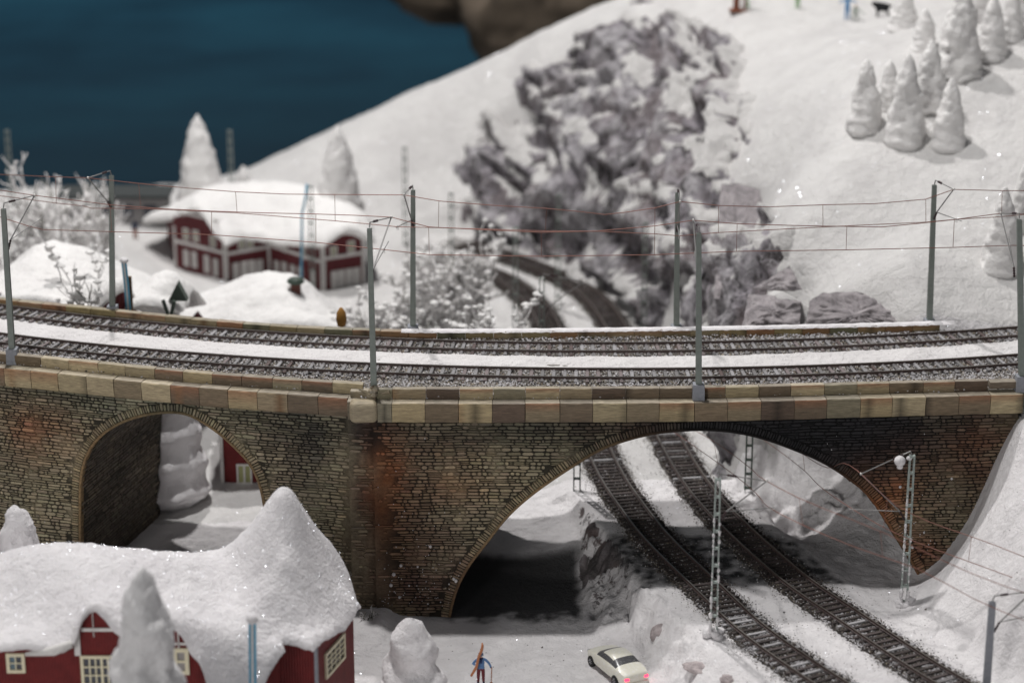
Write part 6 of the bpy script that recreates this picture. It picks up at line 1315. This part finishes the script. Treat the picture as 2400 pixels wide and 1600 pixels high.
# grey and pinkish rocks in the snow of the foreground
M['pinkrock'] = m_simple('pinkish_grey_rock', (.40, .35, .35), .85, 0, .4, 2.5, .9)
def rock(px, py, rad, label, seed, rz=0, y=None):
    p = ground_hit(px, py); n, rws = 26, 16; th = np.linspace(0.001, np.pi-.001, rws)[:, None]; an = np.linspace(0, 2*np.pi, n, endpoint=False)[None]
    d = np.stack([np.sin(th)*np.cos(an), np.sin(th)*np.sin(an), np.cos(th)+0*an], -1); s = 1+.35*ridged(d[..., 0]*.9+seed, d[..., 1]*.9, d[..., 2]*.9, 3)*.6
    V = (d*s[..., None]*np.array(rad)).reshape(-1, 3); i = np.arange(rws*n).reshape(rws, n); j = np.roll(i, -1, 1); F = np.stack([i[:-1], j[:-1], j[1:], i[1:]], -1).reshape(-1, 4)
    o = link('rock', np_mesh('rock', V, F[:, ::-1]), M['pinkrock']); o.location = (p[0], p[1], p[2]); o.rotation_euler = (0, 0, rz); return tag(o, label, 'rock', 'rocks showing through the foreground snow')
rock(1545, 1486, (.42, .35, .5), 'upright pinkish grey rock in the snow bank above the car', 2, .4); rock(1640, 1566, (.8, .4, .22), 'flat pinkish grey rock at the bottom edge left of the left lower track', 4, -.5); rock(1708, 1592, (.4, .3, .2), 'small pinkish rock at the bottom edge beside the flat one', 6, -.4)
# big grey rocks beside the deck end
def slab(L, y0, th, label, seed):
    """a rock face outlined at its real place, with depth"""
    A = densify(np.array(L, float), 5); A = A+3*np.stack([pn(A[:, 0]*.06, A[:, 1]*.06, seed), pn(A[:, 0]*.06, A[:, 1]*.06, seed+9)], 1); c = A.mean(0); rings = [1, .985, .95, .88, .8, .7, .6, .5, .4, .3, .2, .1, .01]; V = []
    for k, r in enumerate(rings):
        for a in A:
            q = c+(a-c)*r; yy = y0+(768-q[1])*.035-(th*(1-r**2)**.5*.3)+.35*float(pn(q[0]*.02, q[1]*.02, seed))+.22*float(ridged(q[0]*.03, q[1]*.05, seed, 4)); V.append(atY(q[0], q[1], yy))
    for a in A: p = atY(a[0], a[1], y0+(768-a[1])*.035+1.5); V.append(p)
    n = len(A); F = []
    for k in range(len(rings)-1): F += [(k*n+i, k*n+(i+1) % n, (k+1)*n+(i+1) % n, (k+1)*n+i) for i in range(n)]
    b = len(rings)*n; F += [(b+(i+1) % n, (i+1) % n, i, b+i)[::-1] for i in range(n)]
    me = np_mesh('grey_rock', np.array(V), np.array(F), smooth=True); o = link('grey_rock', me, M['greyrock']); return tag(o, label, 'rock', 'grey rocks beside the rear parapet')
M['greyrock'] = mat('grey_rock_paint', (.2, .19, .2), .85); nt = NT(M['greyrock']); nt.l(nt.mix(nt.ramp(nt.noise(.9, 8, .7, dist=.8), [(.3, (.18, .168, .175)), (.5, (.34, .31, .32)), (.72, (.50, .46, .47))]), (.6, .59, .6), nt.ramp(nt.noise(1.6, 7, .8), [(.60, (0, 0, 0)), (.70, (.7,)*3)])), nt.b.inputs['Base Color']); nt.l(nt.bump(nt.noise(2, 8, .75), .9, .25), nt.b.inputs['Normal'])
slab([(1752, 690), (1818, 692), (1822, 700), (1878, 705), (1874, 768), (1740, 768)], 4.2, .8, 'left grey rock right above the rear parapet, flat topped', 3)
slab([(1898, 705), (1930, 686), (2010, 684), (2060, 700), (2100, 730), (2150, 764), (1888, 768)], 4.0, .9, 'long grey rock sloping down to the last rear mast', 5)
slab([(1762, 676), (1800, 655), (1850, 622), (1872, 660), (1880, 680), (1820, 682)], 5.4, .6, 'pointed grey rock above the flat-topped one', 7)
slab([(1690, 432), (1730, 430), (1780, 445), (1790, 480), (1812, 525), (1838, 548), (1835, 568), (1800, 570), (1770, 560), (1740, 600), (1700, 640), (1690, 700), (1672, 700), (1680, 560)], 13.5, .9, 'tall grey rock face forming the right rim of the cliff', 11)

# crumbs of dirt and twigs on the foreground snow
n = 420; X = rng.uniform(-6, 28, n); Y = rng.uniform(-27, -11.5, n); k = np.minimum(low_a.dist(X, Y), low_b.dist(X, Y)) > 1.8; X, Y = X[k], Y[k]
o = pebbles('dirt', np.stack([X, Y, ground(X, Y)+.01], 1), rng.uniform(.012, .045, len(X))*(1+2*(rng.random(len(X)) < .05)), np.array([(.10, .085, .075)])*rng.uniform(.5, 2.2, (len(X), 1)), label='dark crumbs of dirt scattered over the foreground snow'); o['category'] = 'dirt'
# ------------------------------------------------------------------ glitter flakes strewn in the snow
M['glitter'] = mat('glitter', (.9, .93, 1.0), .30, 1.0)
def flakes(name, X, Y, Z, size, label):
    n = len(X); a = rng.uniform(0, 6.28, n); tl = rng.uniform(0, .9, n); nz = np.stack([np.sin(tl)*np.cos(a), np.sin(tl)*np.sin(a), np.cos(tl)], 1)
    u = np.cross(nz, rng.normal(size=(n, 3))); u /= np.linalg.norm(u, axis=1)[:, None]; v = np.cross(nz, u); P = np.stack([X, Y, Z], 1)[:, None]
    k = np.array([(1, 0), (-.5, .8), (-.5, -.8)]); s = np.asarray(size)[:, None, None]
    V = P+(u[:, None]*k[None, :, 0:1]+v[:, None]*k[None, :, 1:2])*s
    o = link(name, np_mesh(name, V.reshape(-1, 3), np.arange(n*3).reshape(-1, 3)), M['glitter']); return tag(o, label, 'glitter', kind='stuff')
n = 16000; X = rng.uniform(-30, 30, n); Y = rng.uniform(-27, 0, n); k = (np.minimum(low_a.dist(X, Y), low_b.dist(X, Y)) > 1.9) & ~((Y > -12.5) & (X > -6) & (X < 6)); X, Y = X[k], Y[k]; flakes('glitter', X, Y, ground(X, Y)+.05, rng.uniform(.011, .026, len(X)), 'glitter strewn over the foreground snow')
n = 22000; X = rng.uniform(-34, 34, n); Y = rng.uniform(3, 72, n); flakes('glitter', X, Y, ground(X, Y)+.08, rng.uniform(.016, .042, n), 'glitter strewn over the snowy hill and village ground')
n = 9000; X = rng.uniform(-30, -7, n); Y = rng.uniform(-28, -16, n); _, k = seg_dist(np.stack([X, Y], 1), np.array(polyc)); X, Y = X[k], Y[k]; flakes('glitter', X, Y, rf(X, Y)+.06, rng.uniform(.011, .028, len(X)), 'glitter strewn over the snow roof of the cottage')
